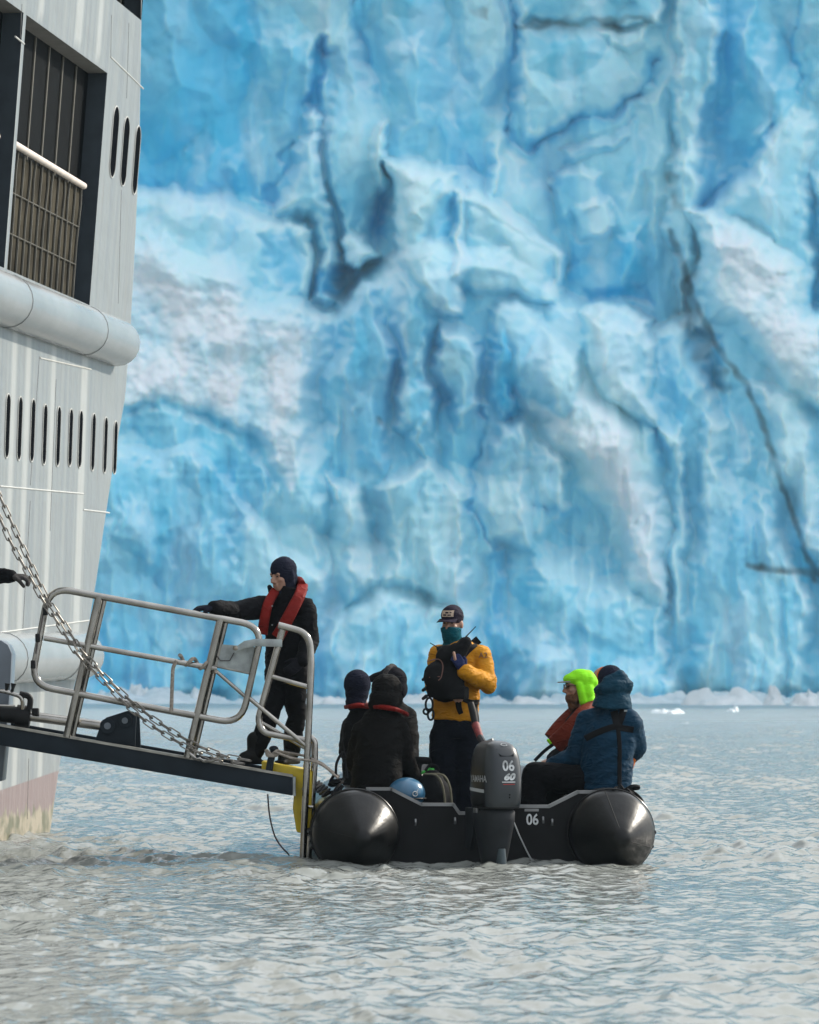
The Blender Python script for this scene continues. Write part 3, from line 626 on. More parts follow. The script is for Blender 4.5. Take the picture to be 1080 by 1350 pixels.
def build_ship():
    ship = thing('ship', 'tall grey ship with vertical vent slots and round fender rails on the left', 'ship', (HX0 - 4, HY0 + 1, 0))
    O1 = (hull_tz(36, 22), hull_tz(142, 95), hull_tz(118, 400), hull_tz(8, 357))
    ta, tb = .5 * (O1[0][0] + O1[3][0]), .5 * (O1[1][0] + O1[2][0]); zb, zt = .5 * (O1[2][1] + O1[3][1]), .5 * (O1[0][1] + O1[1][1])
    tl = hull_tz(21, 150)[0]
    t3a, z3 = hull_tz(149, -8); t3b = hull_tz(187, 20)[0]; z3 = hull_tz(168, 12)[1]
    openings = [(ta, tb, zb, zt), (tl - 3.4, tl, zb, zt), (t3a, t3b, z3, z3 + 2.2), (ta - .4, t3a - 1.3, z3 + .6, z3 + 2.2)]
    # skin: columns along the hull, rows up it, openings left out
    tcols = sorted(set([-9, -7.5, -6, -5, -4] + [round(-3 + .09 * i, 3) for i in range(108)] + [q for o in openings for q in o[:2]]))
    zrows = sorted(set([-1.2, -.6] + [round(-.3 + .12 * i, 3) for i in range(100)] + [q for o in openings for q in o[2:]] + [13.]))
    arcn = 7; rad = .30
    vs = []; at = dict(along=[], up=[], strip=[], seam=[], weld=[])
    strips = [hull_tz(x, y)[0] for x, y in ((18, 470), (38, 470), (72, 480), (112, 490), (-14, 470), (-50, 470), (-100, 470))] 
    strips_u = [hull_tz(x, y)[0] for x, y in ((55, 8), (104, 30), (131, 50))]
    seams = [hull_tz(x, y)[0] for x, y in ((51, 500), (146, 60), (170, 100))]
    ncol = len(tcols) + arcn + 3
    welds = [(hull_tz(0, 641), hull_tz(110, 651)), (hull_tz(110, 672), hull_tz(144, 676)), (hull_tz(146, 75), hull_tz(189, 117)), (hull_tz(20, 48), hull_tz(32, 58)), (hull_tz(53, 472), hull_tz(120, 487)), (hull_tz(0, 834), hull_tz(118, 818)), (hull_tz(120, 405), hull_tz(172, 430))]
    for z in zrows:
        te = t_end(z); line = []
        for t in tcols:
            line.append((min(t, te), hull(min(t, te), z)))
        L = hull(te, z)
        for i in range(1, arcn + 1):
            a = R(90) * i / arcn; line.append((te + rad * math.sin(a), L + HT * rad * math.sin(a) - HN * rad * (1 - math.cos(a))))
        for k in (1., 5., 12.): line.append((te + k, L + HT * (rad + .02 * k) - HN * (rad + k)))
        for (t, p) in line:
            vs.append(p); at['along'].append(t); at['up'].append(z)
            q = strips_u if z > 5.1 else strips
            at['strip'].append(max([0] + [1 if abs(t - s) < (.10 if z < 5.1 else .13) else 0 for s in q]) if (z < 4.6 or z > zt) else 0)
            at['seam'].append(0); at['weld'].append(0)
    fs = []; base = ship
    def hole(t, z):
        return any(a < t < b and c < z < e for a, b, c, e in openings)
    nt_ = len(tcols)
    for j in range(len(zrows) - 1):
        zc = .5 * (zrows[j] + zrows[j + 1])
        for i in range(ncol - 1):
            if i < nt_ - 1 and hole(.5 * (tcols[i] + tcols[i + 1]), zc): continue
            a, b, c, d_ = j * ncol + i, j * ncol + i + 1, (j + 1) * ncol + i + 1, (j + 1) * ncol + i
            q = []
            for k in (a, b, c, d_):
                if not any((vs[k] - vs[e]).length < 1e-5 for e in q): q.append(k)
            if len(q) > 2: fs.append(tuple(q))
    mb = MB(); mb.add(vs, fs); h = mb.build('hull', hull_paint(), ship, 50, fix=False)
    me = h.data
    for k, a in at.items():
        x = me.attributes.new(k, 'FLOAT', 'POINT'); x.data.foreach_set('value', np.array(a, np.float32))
    ORG_h = h
    # raised weld beads and plate seams are little strips lying on the plating
    for (t0, z0), (t1, z1) in welds:
        wb = MB(); wb.tube([hull(t0 + (t1 - t0) * k / 8, z0 + (z1 - z0) * k / 8, .0) for k in range(9)], .0075, 6)
        wb.build('weld_bead', M_lip, ship)
    for (x0, y0, x1, y1) in ((52, 470, 40, 640), (40, 660, 30, 830), (147, 20, 146, 76), (170, 30, 167, 130), (160, 250, 156, 400), (29, 5, 27, 50), (74, 500, 66, 700), (38, 1000, 36, 1080)):
        t0, z0 = hull_tz(x0, y0); t1, z1 = hull_tz(x1, y1); sb = MB()
        sb.tube([hull(t0 + (t1 - t0) * k / 10, z0 + (z1 - z0) * k / 10, -.001) for k in range(11)], .004, 5)
        sb.build('plate_seam', M_seam, ship)
    # roof over what the camera cannot see
    tp = MB(); n0 = (len(zrows) - 1) * ncol
    top = vs[n0:n0 + ncol]; tp.add(top + [top[0] - HN * 12], [tuple(range(ncol + 1))]); tp.build('upper_deck', M_fender, ship, 0)
    # recessed galleries behind the openings
    def gallery(a, b, zb, zt, deep=.17, rail=True, mull=True):
        r = MB()
        def q(t, z, o): return hull(t, z, o)
        A = [q(a, zb, 0), q(b, zb, 0), q(b, zt, 0), q(a, zt, 0)]; B = [q(a, zb, -deep), q(b, zb, -deep), q(b, zt, -deep), q(a, zt, -deep)]
        r.add(A + B, [(0, 4, 5, 1), (1, 5, 6, 2), (0, 3, 7, 4)])
        o = r.build('gallery', M_dark, ship, 0)
        s = MB(); s.add([A[3], A[2], B[2], B[3]], [(0, 1, 2, 3)]); s.build('soffit', M_soffit, o, 0)
        g = MB(); g.add([B[0], B[1], B[2], B[3]], [(0, 1, 2, 3)]); g.build('glazing', M_black, o, 0)
        n = 5
        if mull:
            mm = MB()
            for i in range(1, n + 1):
                t = a + (b - a) * i / (n + 1); mm.box((q(t, (zb + zt) / 2, -deep + .008)), (.035, .012, zt - zb - .02), (HT, HN, (Vector(q(t, zt, 0)) - Vector(q(t, zb, 0))).normalized()))
            mm.build('glazing_bar', M_wire, o)
        if rail:
            zr = zb + 1.04; e = .30
            p = MB(); p.tube([q(a + .01, zr, -.07), q(b - e, zr - .02, -.07)], .030, 10); rl = p.build('handrail', M_rail, o)
            p = MB(); p.add([q(a, zb + .01, -.10), q(b - e, zb + .01, -.10), q(b - e, zr - .05, -.10), q(a, zr - .05, -.10)], [(0, 1, 2, 3)])
            p.build('netting', M_mesh, o, 0)
            wr = MB(); nn = 13
            for i in range(nn + 1):
                t = a + .02 + (b - e - a - .04) * i / nn; s_ = .05 * math.sin(i * 2.1)
                wr.tube([q(t, zb + .02, -.09), q(t - .015, zb + .5, -.09), q(t + s_, zr - .18, -.09), q(t + .3 * s_, zr - .03, -.09)], .011, 5)
            for zz in (.33, .66): wr.tube([q(a, zb + zz, -.088), q(b - e, zb + zz, -.088)], .006, 5)
            wr.build('netting_wire', M_wire, o)
    gallery(*openings[0]); gallery(*openings[1]); gallery(*openings[2], rail=False, mull=True); gallery(*openings[3], rail=False)
    # vent slots
    def slot(px, py0, py1, wd):
        (t0, z0), (t1, z1) = hull_tz(px[0], py0), hull_tz(px[1], py1); c = (.5 * (t0 + t1), .5 * (z0 + z1)); hgt = abs(z0 - z1) / 2; w_ = wd / 2
        ring = []
        for k in range(24):
            a = 2 * math.pi * k / 24; ring.append((c[0] + w_ * math.cos(a), c[1] + (hgt - w_) * (1 if math.sin(a) >= 0 else -1) + w_ * math.sin(a)))
        lip = MB(); lip.tube([hull(t, z, .003) for t, z in ring], .006, 6, closed=True); o = lip.build('vent_slot', M_lip, ship)
        d = MB(); d.add([hull(t, z, .004) for t, z in ring], [tuple(range(24))]); d.build('slot_shade', M_slot, o, 0)  # flat black sheet on the plating stands in for the slot's inner shade
    for x, y0, y1 in ((151, 138, 236), (165, 152, 247), (180, 164, 258)): slot((x, x - 1), y0, y1, .27 if x < 170 else .24)
    for i, (x, y0, y1) in enumerate(((11, 519, 604), (27, 523, 607), (44, 526, 609), (60, 533, 613), (78, 536, 615), (94, 539, 615), (107, 541, 617), (124, 545, 621), (140, 550, 624), (153, 555, 625), (-6, 516, 602), (-22, 512, 599))):
        slot((x, x - 3), y0, y1, .16)
    # fender rails: half-round tubes standing off the plating, with a rounded end
    def fender(px0, py0, px1, py1, rad, name='fender_rail'):
        (t0, z0), (t1, z1) = hull_tz(px0, py0, rad * .5), hull_tz(px1, py1, rad * .5)
        k = (z1 - z0) / (t1 - t0); f = MB(); n = 20; rings = []
        tt = [-8.] + [t0 + (t1 - rad - t0) * i / 10 for i in range(11)]
        prof = [(t, rad) for t in tt] + [(t1 - rad + rad * math.sin(R(90) * i / 7), rad * math.cos(R(90) * i / 7) + .004) for i in range(1, 8)]
        for t, r in prof:
            z = z0 + k * (max(t, t0) - t0); c = hull(t, z, rad * .12)
            rings.append([c + HN * r * math.cos(2 * math.pi * q / n) + Vector((0, 0, 1)) * r * math.sin(2 * math.pi * q / n) for q in range(n)])
        f.ring_loft(rings); o = f.build(name, M_fender, ship)
        for i in (2, 8):
            s = MB()
            t = tt[0 + i] + .1; z = z0 + k * (max(t, t0) - t0); c = hull(t, z, rad * .12)
            for dt, rr in ((0., .004),):
                s.tube([c + HN * (rad + .002) * math.cos(2 * math.pi * q / 20) + Vector((0, 0, 1)) * (rad + .002) * math.sin(2 * math.pi * q / 20) for q in range(20)], .004, 5, closed=True)
            s.build('weld_ring', M_fender, o)
    fender(0, 388, 171, 454, .215); fender(0, 869, 124, 864, .21)
    # the sheen strips are only hull colour, flush with the plating: nothing more to add
    return ship
build_ship()
# ------------------------------------------------------------------ boarding gangway
M_steel = mat('stainless_tube', (.34, .325, .30), .15, 1., var=.25, vscale=5, rvar=.2, bump=.05, bscale=60, bdist=.004)
M_galv = mat('galvanised_plate', (.30, .33, .33), .5, .6, var=.25, vscale=14, rvar=.2)
M_navy = mat('navy_girder_paint', (.010, .016, .023), .6, spec=.2, var=.25, vscale=5, bump=.08, bscale=30)
M_edge = mat('worn_edge', (.30, .29, .26), .5, .4, var=.3, vscale=10)
M_yellow = mat('yellow_rubber', (.60, .44, .02), .55, var=.22, vscale=6, bump=.15, bscale=25)
M_tread = mat('deck_grating', (.10, .11, .11), .7)
M_blk = mat('black_rubber', (.008, .008, .009), .6, spec=.25)
M_rope = mat('grey_rope', (.30, .26, .22), .85, var=.35, vscale=60, bump=.6, bscale=160, bdist=.004)
M_cord = mat('dark_cord', (.05, .04, .045), .8)
M_strap = mat('black_webbing', (.007, .007, .008), .8, spec=.12, bump=.2, bscale=120, bdist=.002)
M_chain = mat('chain_steel', (.20, .185, .165), .38, .85, var=.3, vscale=25)
M_hyd = mat('cylinder_paint', (.12, .145, .175), .35)
M_brass = mat('fitting', (.30, .27, .22), .4, .8)

GY = 30.42
def G(px, py, dy=0.): return P(px, py, GY + dy)

def build_gangway():
    g = thing('boarding_gangway', 'sloping dark boarding gangway with stainless railings reaching from ship to boat', 'gangway', G(130, 975, .4))
    # girder
    tl, tr, br, bl = G(-160, 929), G(386, 1024), G(386, 1049), G(-160, 955)
    axis = (tr - tl).normalized(); dn = (br - tr).normalized(); back = Vector((0, 1, 0))
    for dy in (0., .92):
        m = MB(); o_ = back * dy
        m.prism([p + o_ for p in (tl, tr, br, bl)], back, .07)
        gd = m.build('girder', M_navy, g, 30, bevel=.008)
        m = MB(); m.prism([p + o_ - back * .012 for p in (tl - dn * .014, tr - dn * .014, tr + dn * .004, tl + dn * .004)], back, .1)
        m.build('flange', M_edge if dy == 0 else M_navy, gd, 30)
    m = MB(); m.prism([tr + axis * .001 + back * .005, br + axis * .001 + back * .005, br + axis * .02 + back * .005, tr + axis * .02 + back * .005], back, .09); m.build('end_plate', M_galv, g, 30)
    m = MB(); m.prism([p + back * .075 for p in (tl - dn * -.01, tr + dn * .01, tr + dn * .04, tl + dn * .04)], back, .84); m.build('deck', M_tread, g, 30)
    # main railing: one bent loop with intermediate rail, posts, brace and plate
    rt = .0255
    def rail(name, pts, r, rad=.1, closed=False, mt=None, dy=0., n=10):
        m = MB(); m.tube(arc([G(x, y, dy) for x, y in pts], rad, 7, closed), r, n, closed); return m.build(name, mt or M_steel, g)
    rail('guard_rail', [(65, 774), (347, 826), (318, 955), (41, 903)], rt, .16, True)
    rail('middle_rail', [(58, 841), (286, 882)], .021)
    for (a, b) in (((131, 786), (88, 972)), ((291, 816), (247, 999))):
        rail('post', [a, b], .029, dy=.0); rail('post', [(a[0] + 7, a[1] + 3), (b[0] + 7, b[1] + 3)], .020, dy=.045)
    rail('brace', [(282, 882), (324, 919)], .014); rail('brace', [(326, 918), (404, 984)], .016)
    m = MB(); m.prism([G(287, 849, .03), G(337, 853, .03), G(329, 888, .03), G(277, 877, .03)], (0, 1, 0), .008); pl = m.build('gate_plate', M_galv, g, 30)
    m = MB(); m.tube([G(277, 877, .025), G(329, 888, .025)], .009, 6); m.build('rim', M_edge, pl)
    m = MB(); m.tube([G(283, 850, .02), G(284, 862, .02), G(291, 871, .02), G(303, 871, .02), G(309, 860, .02), G(308, 852, .02)], .0035, 5); m.build('lanyard', M_cord, pl)
    m = MB(); pts = [(308, 858), (322, 850), (338, 847), (372, 848)]
    m.ring_loft([[G(x, y - w_, -.02), G(x, y - w_, -.045), G(x, y + w_, -.045), G(x, y + w_, -.02)] for (x, y), w_ in zip(pts, (3, 5, 5, 5))])
    m.build('latch_bar', M_galv, g, 30, bevel=.003)
    m = MB(); m.ell(G(311, 855, -.03), (.022, .022, .022)); m.build('latch_bolt', M_brass, g)
    # swing gate and the two long ladder posts that go down into the water
    rail('gate_frame', [(367, 824), (407, 835), (411, 868), (399, 1140)], rt, .13)
    rail('gate_frame', [(373, 828), (340, 950), (347, 966), (404, 976)], .025, .1, dy=.02)
    rail('gate_bar', [(359, 892), (407, 906)], .019, dy=.02)
    rail('gate_stay', [(344, 952), (404, 987)], .015, dy=.05)
    rail('ladder_post', [(404, 970), (415, 976), (415, 1000), (406, 1140)], .026, .07, dy=.16)
    for y in (1000, 1063, 1100): rail('rung', [(402, y), (413, y + 1)], .012, dy=.08)
    for q in range(4):
        a = G(402 - 1.0 * q, 1010 + 30 * q); m = MB(); m.tube([a, a + Vector((0, .16, 0))], .016, 8); m.build('rung', M_steel, g)
    # bow fender: an L of yellow rubber over the end of the deck
    m = MB(); m.prism([G(*p, .1) for p in ((345, 1003), (411, 1017), (411, 1085), (404, 1100), (391, 1097), (386, 1066), (389, 1030), (345, 1021))], (0, 1, 0), .55)
    m.build('rubber_bumper', M_yellow, g, 30, bevel=.012)
    # bollard
    m = MB(); m.tube([G(354, 1022, .05), G(357, 1003, .05), G(361, 988, .05)], [.026, .026, .022], 8); m.ell(G(361, 987, .05), (.034, .034, .022)); m.build('bollard', M_navy, g)
    # lug that the ram pushes on
    for dy, nm in ((.10, 'lug'), (.20, 'lug')):
        m = MB(); m.prism([G(x, y, dy) for x, y in ((118, 982), (126, 974), (133, 955), (140, 946), (168, 937), (176, 938), (180, 944), (178, 990))] if dy < .15 else [G(x, y, dy) for x, y in ((128, 980), (150, 944), (172, 938), (184, 940), (186, 992))], (0, 1, 0), .03)
        l = m.build(nm, M_navy, g, 30, bevel=.006)
    for x, y, r in ((142, 957, .055), (165, 950, .05)):
        c = G(x, y, .095); m = MB(); m.tube([c, c - Vector((0, .02, 0))], r, 20); pn = m.build('pin', M_navy, g, 30)
        m = MB(); m.tube([c - Vector((0, .02, 0)), c - Vector((0, .03, 0))], r * .45, 12); m.build('pin_cap', M_hyd, pn, 30)
    # hydraulic ram with its hoses
    m = MB(); m.tube([G(-120, 926, .16), G(39, 945, .16)], .062, 16); m.tube([G(22, 943, .16), G(40, 945, .16)], .078, 16); ram = m.build('ram_cylinder', M_blk, g)
    m = MB(); m.tube([G(38, 944, .16), G(137, 957, .16)], .036, 12); m.build('ram_rod', M_steel, g)
    m = MB(); m.tube([G(-60, 928, .05), G(20, 931, .05)], .01, 6); m.build('pipe', M_steel, ram)
    m = MB(); m.tube(arc([G(-60, 906, .08), G(5, 911, .08), G(30, 919, .08), G(30, 935, .1)], .05), .015, 8); m.build('pipe', M_steel, ram)
    m = MB(); m.tube(arc([G(26, 915, .1), G(41, 918, .1), G(39, 935, .1)], .04), .022, 8); m.build('hose', M_blk, ram)
    for x in (9, 17):
        m = MB(); m.tube([G(x - 2, 914, .08), G(x, 908, .08), G(x + 1, 901, .08)], [.014, .011, .02], 8); m.build('valve', M_blk, ram)
    m = MB(); m.box(G(47, 938, .12), (.05, .08, .05), bev=.01); m.build('clamp', M_blk, ram)
    # support post at the ship end
    m = MB(); m.prism([G(x, y, .35) for x, y in ((-60, 843), (2, 844), (11, 850), (16, 862), (14, 905), (7, 985), (3, 1030), (-60, 1030))], (0, 1, 0), .3)
    m.build('support_post', M_hyd, g, 30, bevel=.012)
    # clips and lashings on the railing
    for x, y in ((60, 806), (50, 841), (44, 876)):
        m = MB(); m.box(G(x, y, -.03), (.035, .05, .06), bev=.006); m.build('rail_clip', M_blk, g)
    m = MB(); m.tube([G(x, y, -.04) for x, y in ((57, 808), (54, 828), (50, 840), (47, 862))], .004, 5); m.build('safety_wire', M_cord, g)
    m = MB(); m.tube([G(x, y, -.02) for x, y in ((250, 993), (258, 1001), (263, 1000), (268, 1004), (280, 1003), (288, 997), (296, 999))], .012, 8); m.build('chain_eye', M_steel, g)
    return g
build_gangway()

def chain(pts, label, pitch=.078, ln=.100, wd=.0175, r=.0052):
    """one chain: oval links, every second one turned a quarter"""
    pts = [Vector(p) for p in pts]; cum = [0.]
    for a, b in zip(pts, pts[1:]): cum.append(cum[-1] + (b - a).length)
    m = MB(); s = 0.; i = 0
    def at(q):
        q = min(max(q, 0), cum[-1] - 1e-6)
        for k in range(len(pts) - 1):
            if q <= cum[k + 1]: return pts[k].lerp(pts[k + 1], (q - cum[k]) / (cum[k + 1] - cum[k]))
    while s + pitch < cum[-1]:
        c = at(s + pitch / 2); d = (at(s + pitch) - at(s)).normalized(); d, a, b = frame_of(d, Vector((0, 1, 0)))
        sd = (a * .95 + b * .3) if i % 2 == 0 else (b * .95 - a * .3); sd.normalize(); ring = []
        for k in range(14):
            t = 2 * math.pi * k / 14; ring.append(c + d * ((ln / 2 - wd) * (1 if math.cos(t) > 1e-6 else -1 if math.cos(t) < -1e-6 else 0) + wd * math.cos(t)) + sd * wd * math.sin(t))
        m.tube(ring, r, 6, closed=True); s += pitch; i += 1
    base = pts[-1]; o = m.build('chain', M_chain); return tag(o, label, 'chain')
chain([G(x, y, -.06) for x, y in ((-110, 470), (-50, 566), (0, 655), (24, 708), (62, 790), (82, 818), (106, 856), (136, 890), (170, 922), (201, 947), (232, 967), (257, 982), (297, 997), (330, 1003))], 'upper strand of the two steel chains running down to the gangway girder')
chain([G(x, y, -.10) for x, y in ((-110, 500), (-50, 596), (0, 684), (14, 715), (34, 751), (58, 794), (75, 819), (101, 862), (128, 890), (166, 929), (197, 955), (229, 975), (252, 988), (290, 1003), (322, 1007))], 'lower strand of the two steel chains, hanging just below the other one')

# ropes
def rope(pts, r, m, label, cat='rope', rad=.05, n=7, extra=None):
    b = MB(); b.tube(arc(pts, rad, 5), r, n)
    for q in extra or []: b.tube(q, r, n)
    return tag(b.build('rope', m), label, cat)
# short end tied round the middle rail
coil = []
for k in range(40):
    t = k / 39; a = t * 2 * math.pi * 2.6; c = G(236 + 50 * t, 869 + 12 * t)
    coil.append(c + Vector((.004 * math.cos(a), .029 * math.sin(a), .029 * math.cos(a))))
rope([G(226, 938, -.03), G(227, 905, -.03), G(228, 880, -.03), G(233, 871, -.035)] , .014, M_rope, 'short grey rope end tied round the middle rail and hanging straight', extra=[coil])
# painter from the bollard to the boat
bc = []
for k in range(60):
    a = k / 59 * 2 * math.pi * 4; bc.append(G(359 + .5 * math.sin(k), 993 - 4 * math.sin(k * .9), .05) + Vector((.045 * math.cos(a), .045 * math.sin(a), 0)))
rope([G(362, 991, .0), G(385, 1000, -.04), G(413, 1003, -.05), G(428, 1010, -.1), P(446, 1026, 30.25)], .0095, M_rope, 'mooring rope from the bollard on the gangway to the boat tube', extra=[bc, [G(366, 990, .08), G(400, 996, .1), G(424, 1006, 0), P(447, 1024, 30.3)]])
rope([G(353, 1047, .05), G(355, 1075, .05), G(362, 1103, .05), G(372, 1118, .05), G(382, 1127, .05), G(386, 1140, .05)], .006, M_cord, 'thin dark cord hanging from gangway end into the water', rad=.2)
# ------------------------------------------------------------------ the inflatable boat
BO = Vector(((637 - CX) / FPX * 30, 30, 0)); BYAW = R(3.0)
BF = Vector((-math.sin(BYAW), math.cos(BYAW), 0)); BR = Vector((math.cos(BYAW), math.sin(BYAW), 0)); UP = Vector((0, 0, 1))
def B(x, y, z): return BO + BR * x + BF * y + UP * z
def Bp(px, py, y):
    """point of the photo at y metres ahead of the transom"""
    return P(px, py, 30 + y)
def tube_mat():
    m = mat('black_tube_fabric', (.006, .006, .0065), .33, var=.45, vscale=4.5, bump=.22, bscale=9, bdist=.015, rvar=.28, spec=.22, col2=(.013, .013, .013)); return m
M_tube = tube_mat()
M_trans = mat('transom_paint', (.006, .006, .007), .6, spec=.2, var=.3, bump=.1, bscale=20)
M_trim = mat('aluminium_trim', (.22, .225, .23), .4, .8, var=.2)
M_cowl = mat('black_cowl', (.008, .009, .010), .34, var=.3, vscale=4, coat=.0, rvar=.2, spec=.35)
M_cgrey = mat('grey_cowl', (.011, .016, .021), .38, var=.15, vscale=5, coat=.3, rvar=.15)
M_leg = mat('engine_leg', (.012, .014, .017), .55, spec=.25, var=.35, vscale=7)
M_white = mat('white_marking', (.60, .62, .63), .5, var=.2, vscale=30)
M_wstripe = mat('silver_stripe', (.40, .42, .43), .4)
M_red = mat('red_marking', (.28, .02, .02), .5)
M_redstrap = mat('red_strap', (.16, .02, .02), .6, var=.5, vscale=50)

def smooth_path(pts, n=8):
    pts = [Vector(p) for p in pts]; out = []
    for i in range(len(pts) - 1):
        p0 = pts[max(i - 1, 0)]; p1 = pts[i]; p2 = pts[i + 1]; p3 = pts[min(i + 2, len(pts) - 1)]
        for k in range(n):
            t = k / n; out.append(.5 * (2 * p1 + (p2 - p0) * t + (2 * p0 - 5 * p1 + 4 * p2 - p3) * t * t + (3 * p1 - p0 - 3 * p2 + p3) * t ** 3))
    out.append(pts[-1]); return out

def build_boat():
    bt = thing('inflatable_boat', 'black inflatable boat with cone ended tubes numbered 06, seen from its stern', 'boat', B(0, 2.4, 0))
    TX, TZ, TR = .909, .215, .306
    half = [(-TX, 0, TZ), (-TX, 1.6, TZ), (-TX + .01, 2.8, TZ + .01), (-TX + .09, 3.7, TZ + .05), (-.62, 4.5, TZ + .11), (-.3, 5.0, TZ + .15), (0, 5.14, TZ + .16)]
    path = smooth_path(half, 10); path = path + [Vector((-p.x, p.y, p.z)) for p in reversed(path[:-1])]
    n = len(path); rad = [TR * (1 - .14 * max(0, (p.y - 2.5) / 2.6)) for p in path]
    m = MB(); m.tube([B(*p) for p in path], rad, 32, cap=False); tb = m.build('tube', M_tube, bt)
    for s in (-1, 1):
        # cone end: shallow shoulder, straight taper, blunt nose
        prof = [(0., TR), (.03, TR * .996), (.065, TR * .965), (.10, TR * .90), (.36, TR * .24), (.385, TR * .15), (.395, TR * .06), (.398, .002)]
        rings = [[B(s * TX + .10 * y + r * math.cos(2 * math.pi * k / 40), -y, TZ - .03 * (y / .4) + r * math.sin(2 * math.pi * k / 40)) for k in range(40)] for y, r in prof]
        m = MB(); m.ring_loft(rings); cn = m.build('cone_end', M_tube, bt, 60)
        for y, e in ((.0, .004), (-.12, .004)):
            m = MB(); m.tube([B(s * TX - .1 * y * 0 + (TR + e) * math.cos(2 * math.pi * k / 40), -y, TZ + (TR + e) * math.sin(2 * math.pi * k / 40)) for k in range(40)], .006, 6, closed=True); m.build('seam_tape', M_tube, cn)
        # rubbing strake and grab line on the outside of each tube
        for dz in (0., -.10):
            pts = [B(s * (TX + math.sqrt(max(TR ** 2 - dz ** 2, 0)) + .004), y, TZ + dz) for y in (.03, .8, 1.6, 2.6)]
            m = MB(); m.tube(pts, .018, 8); m.build('strake', M_blk, bt)
        pts = []
        for k in range(31):
            y = .25 + 3.0 * k / 30; sag = abs(math.sin(k * math.pi / 6)); a = R(62) - .22 * sag
            pts.append(B(s * (TX + (TR + .018) * math.cos(a)), y, TZ + (TR + .018) * math.sin(a)))
        m = MB(); m.tube(pts, .011, 6); m.build('grab_line', M_strap, bt)
    # seams over the cones
    for s in (-1, 1):
        for a in (R(100), R(-20)) if s > 0 else (R(170),):
            m = MB(); m.tube([B(s * TX + .10 * y + (r + .001) * math.cos(a), -y, TZ - .03 * y / .4 + (r + .001) * math.sin(a)) for y, r in ((.0, TR), (.03, TR * .996), (.065, TR * .965), (.10, TR * .90), (.36, TR * .24))], .003, 5); m.build('seam_tape', M_blk, bt)
    # floor and transom
    m = MB(); m.prism([B(-.68, .22, .03), B(.68, .22, .03), B(.68, 3.6, .05), B(.4, 4.6, .12), B(-.4, 4.6, .12), B(-.68, 3.6, .05)], (0, 0, 1), .03); m.build('floor', mat('boat_floor', (.05, .05, .052), .6), bt, 30)
    top = [(470, 1040), (516, 1040), (556, 1060.5), (598, 1060.5), (606, 1072), (671, 1072), (680, 1063), (724, 1063), (762, 1044), (806, 1044)]
    ty = .10
    poly = [Bp(x, y, ty) for x, y in top] + [Bp(806, 1090, ty), Bp(750, 1150, ty), Bp(525, 1150, ty), Bp(470, 1090, ty)]
    m = MB(); m.prism(poly, BF, .05); m.build('transom', M_trans, bt, 30)
    def trimline(pts):
        m = MB(); v = [Bp(x, y, ty) for x, y in pts]
        for a, b in zip(v, v[1:]):
            d = (b - a).normalized(); nn = Vector((-d.z, 0, d.x)); m.prism([a - nn * .012 - BF * .012 - d * .004, b - nn * .012 - BF * .012 + d * .004, b + nn * .010 - BF * .012 + d * .004, a + nn * .010 - BF * .012 - d * .004], BF, .075)
        m.build('transom_trim', M_trim, bt, 30)
    trimline([(484, 1040), (516, 1040), (556, 1060.5), (598, 1060.5), (606, 1072), (613, 1072)]); trimline([(680, 1063), (724, 1063), (762, 1044), (804, 1044)])
    lettering('06', .108, Bp(702, 1081, ty) - BF * .004, BR, UP, M_white, bt, sx=.82, bold=.002)
    m = MB(); m.box(Bp(701, 1068, ty) - BF * .004, (.10, .008, .018), (BR, BF, UP)); m.build('name_plate', M_trim, bt, 30)
    for x, y in ((728, 1084), (548, 1084), (600, 1082), (716, 1081)):
        m = MB(); m.tube([Bp(x, y - 4, ty) - BF * .006, Bp(x, y, ty) - BF * .02, Bp(x, y + 4, ty) - BF * .006], .008, 6); m.build('lifting_eye', M_trim, bt)
    # thwart seen past the motor, and the hard case forward of it
    # ---------------- outboard motor, turned so that its port side shows
    oy = -.36; oc = B(.062, oy, 0); yaw = BYAW + R(-20)
    OF = Vector((math.sin(-yaw), math.cos(yaw), 0)); OR = Vector((math.cos(yaw), math.sin(yaw), 0))
    OF = Vector((-math.sin(R(20) + BYAW), math.cos(R(20) + BYAW), 0)); OR = Vector((OF.y, -OF.x, 0))
    def O(a, b, z): return oc + OR * a + OF * b + UP * z
    def sect(z, hw, hd, bc=0., e=3.4, n=48, off=0.):
        out = []
        for k in range(n):
            t = 2 * math.pi * k / n; c, s_ = math.cos(t), math.sin(t)
            out.append(O((abs(c) ** (2 / e)) * (1 if c >= 0 else -1) * (hw + off), bc + (abs(s_) ** (2 / e)) * (1 if s_ >= 0 else -1) * (hd + off), z))
        return out
    mid = [(.40, .11, .17), (.375, .128, .185), (.31, .126, .18), (.24, .116, .16), (.14, .098, .14), (.03, .078, .12), (-.15, .066, .11)]
    m = MB(); m.ring_loft([sect(z, a, b, .03, 2.6, 24) for z, a, b in mid]); ob = m.build('outboard_motor', M_leg, bt, 50)
    prof = [(.402, .120, .180, 0.), (.412, .130, .195, 0.), (.45, .138, .206, 0.), (.55, .141, .212, 0.), (.66, .139, .210, 0.), (.75, .130, .200, .004), (.81, .115, .182, .010), (.845, .095, .158, .018), (.865, .066, .118, .026), (.874, .03, .06, .03)]
    m = MB(); m.ring_loft([sect(*p) for p in prof]); m.build('cowling', M_cowl, ob, 60)
    # lighter rear panel, laid over the back of the cowling and up over its top
    rings = []
    for z, a, b, c in prof:
        r = sect(z, a, b, c, off=.0035); rings.append([r[k] for k in range(27, 47)])
    m = MB(); m.ring_loft(rings, cap=False); m.build('rear_panel', M_cgrey, ob, 60)
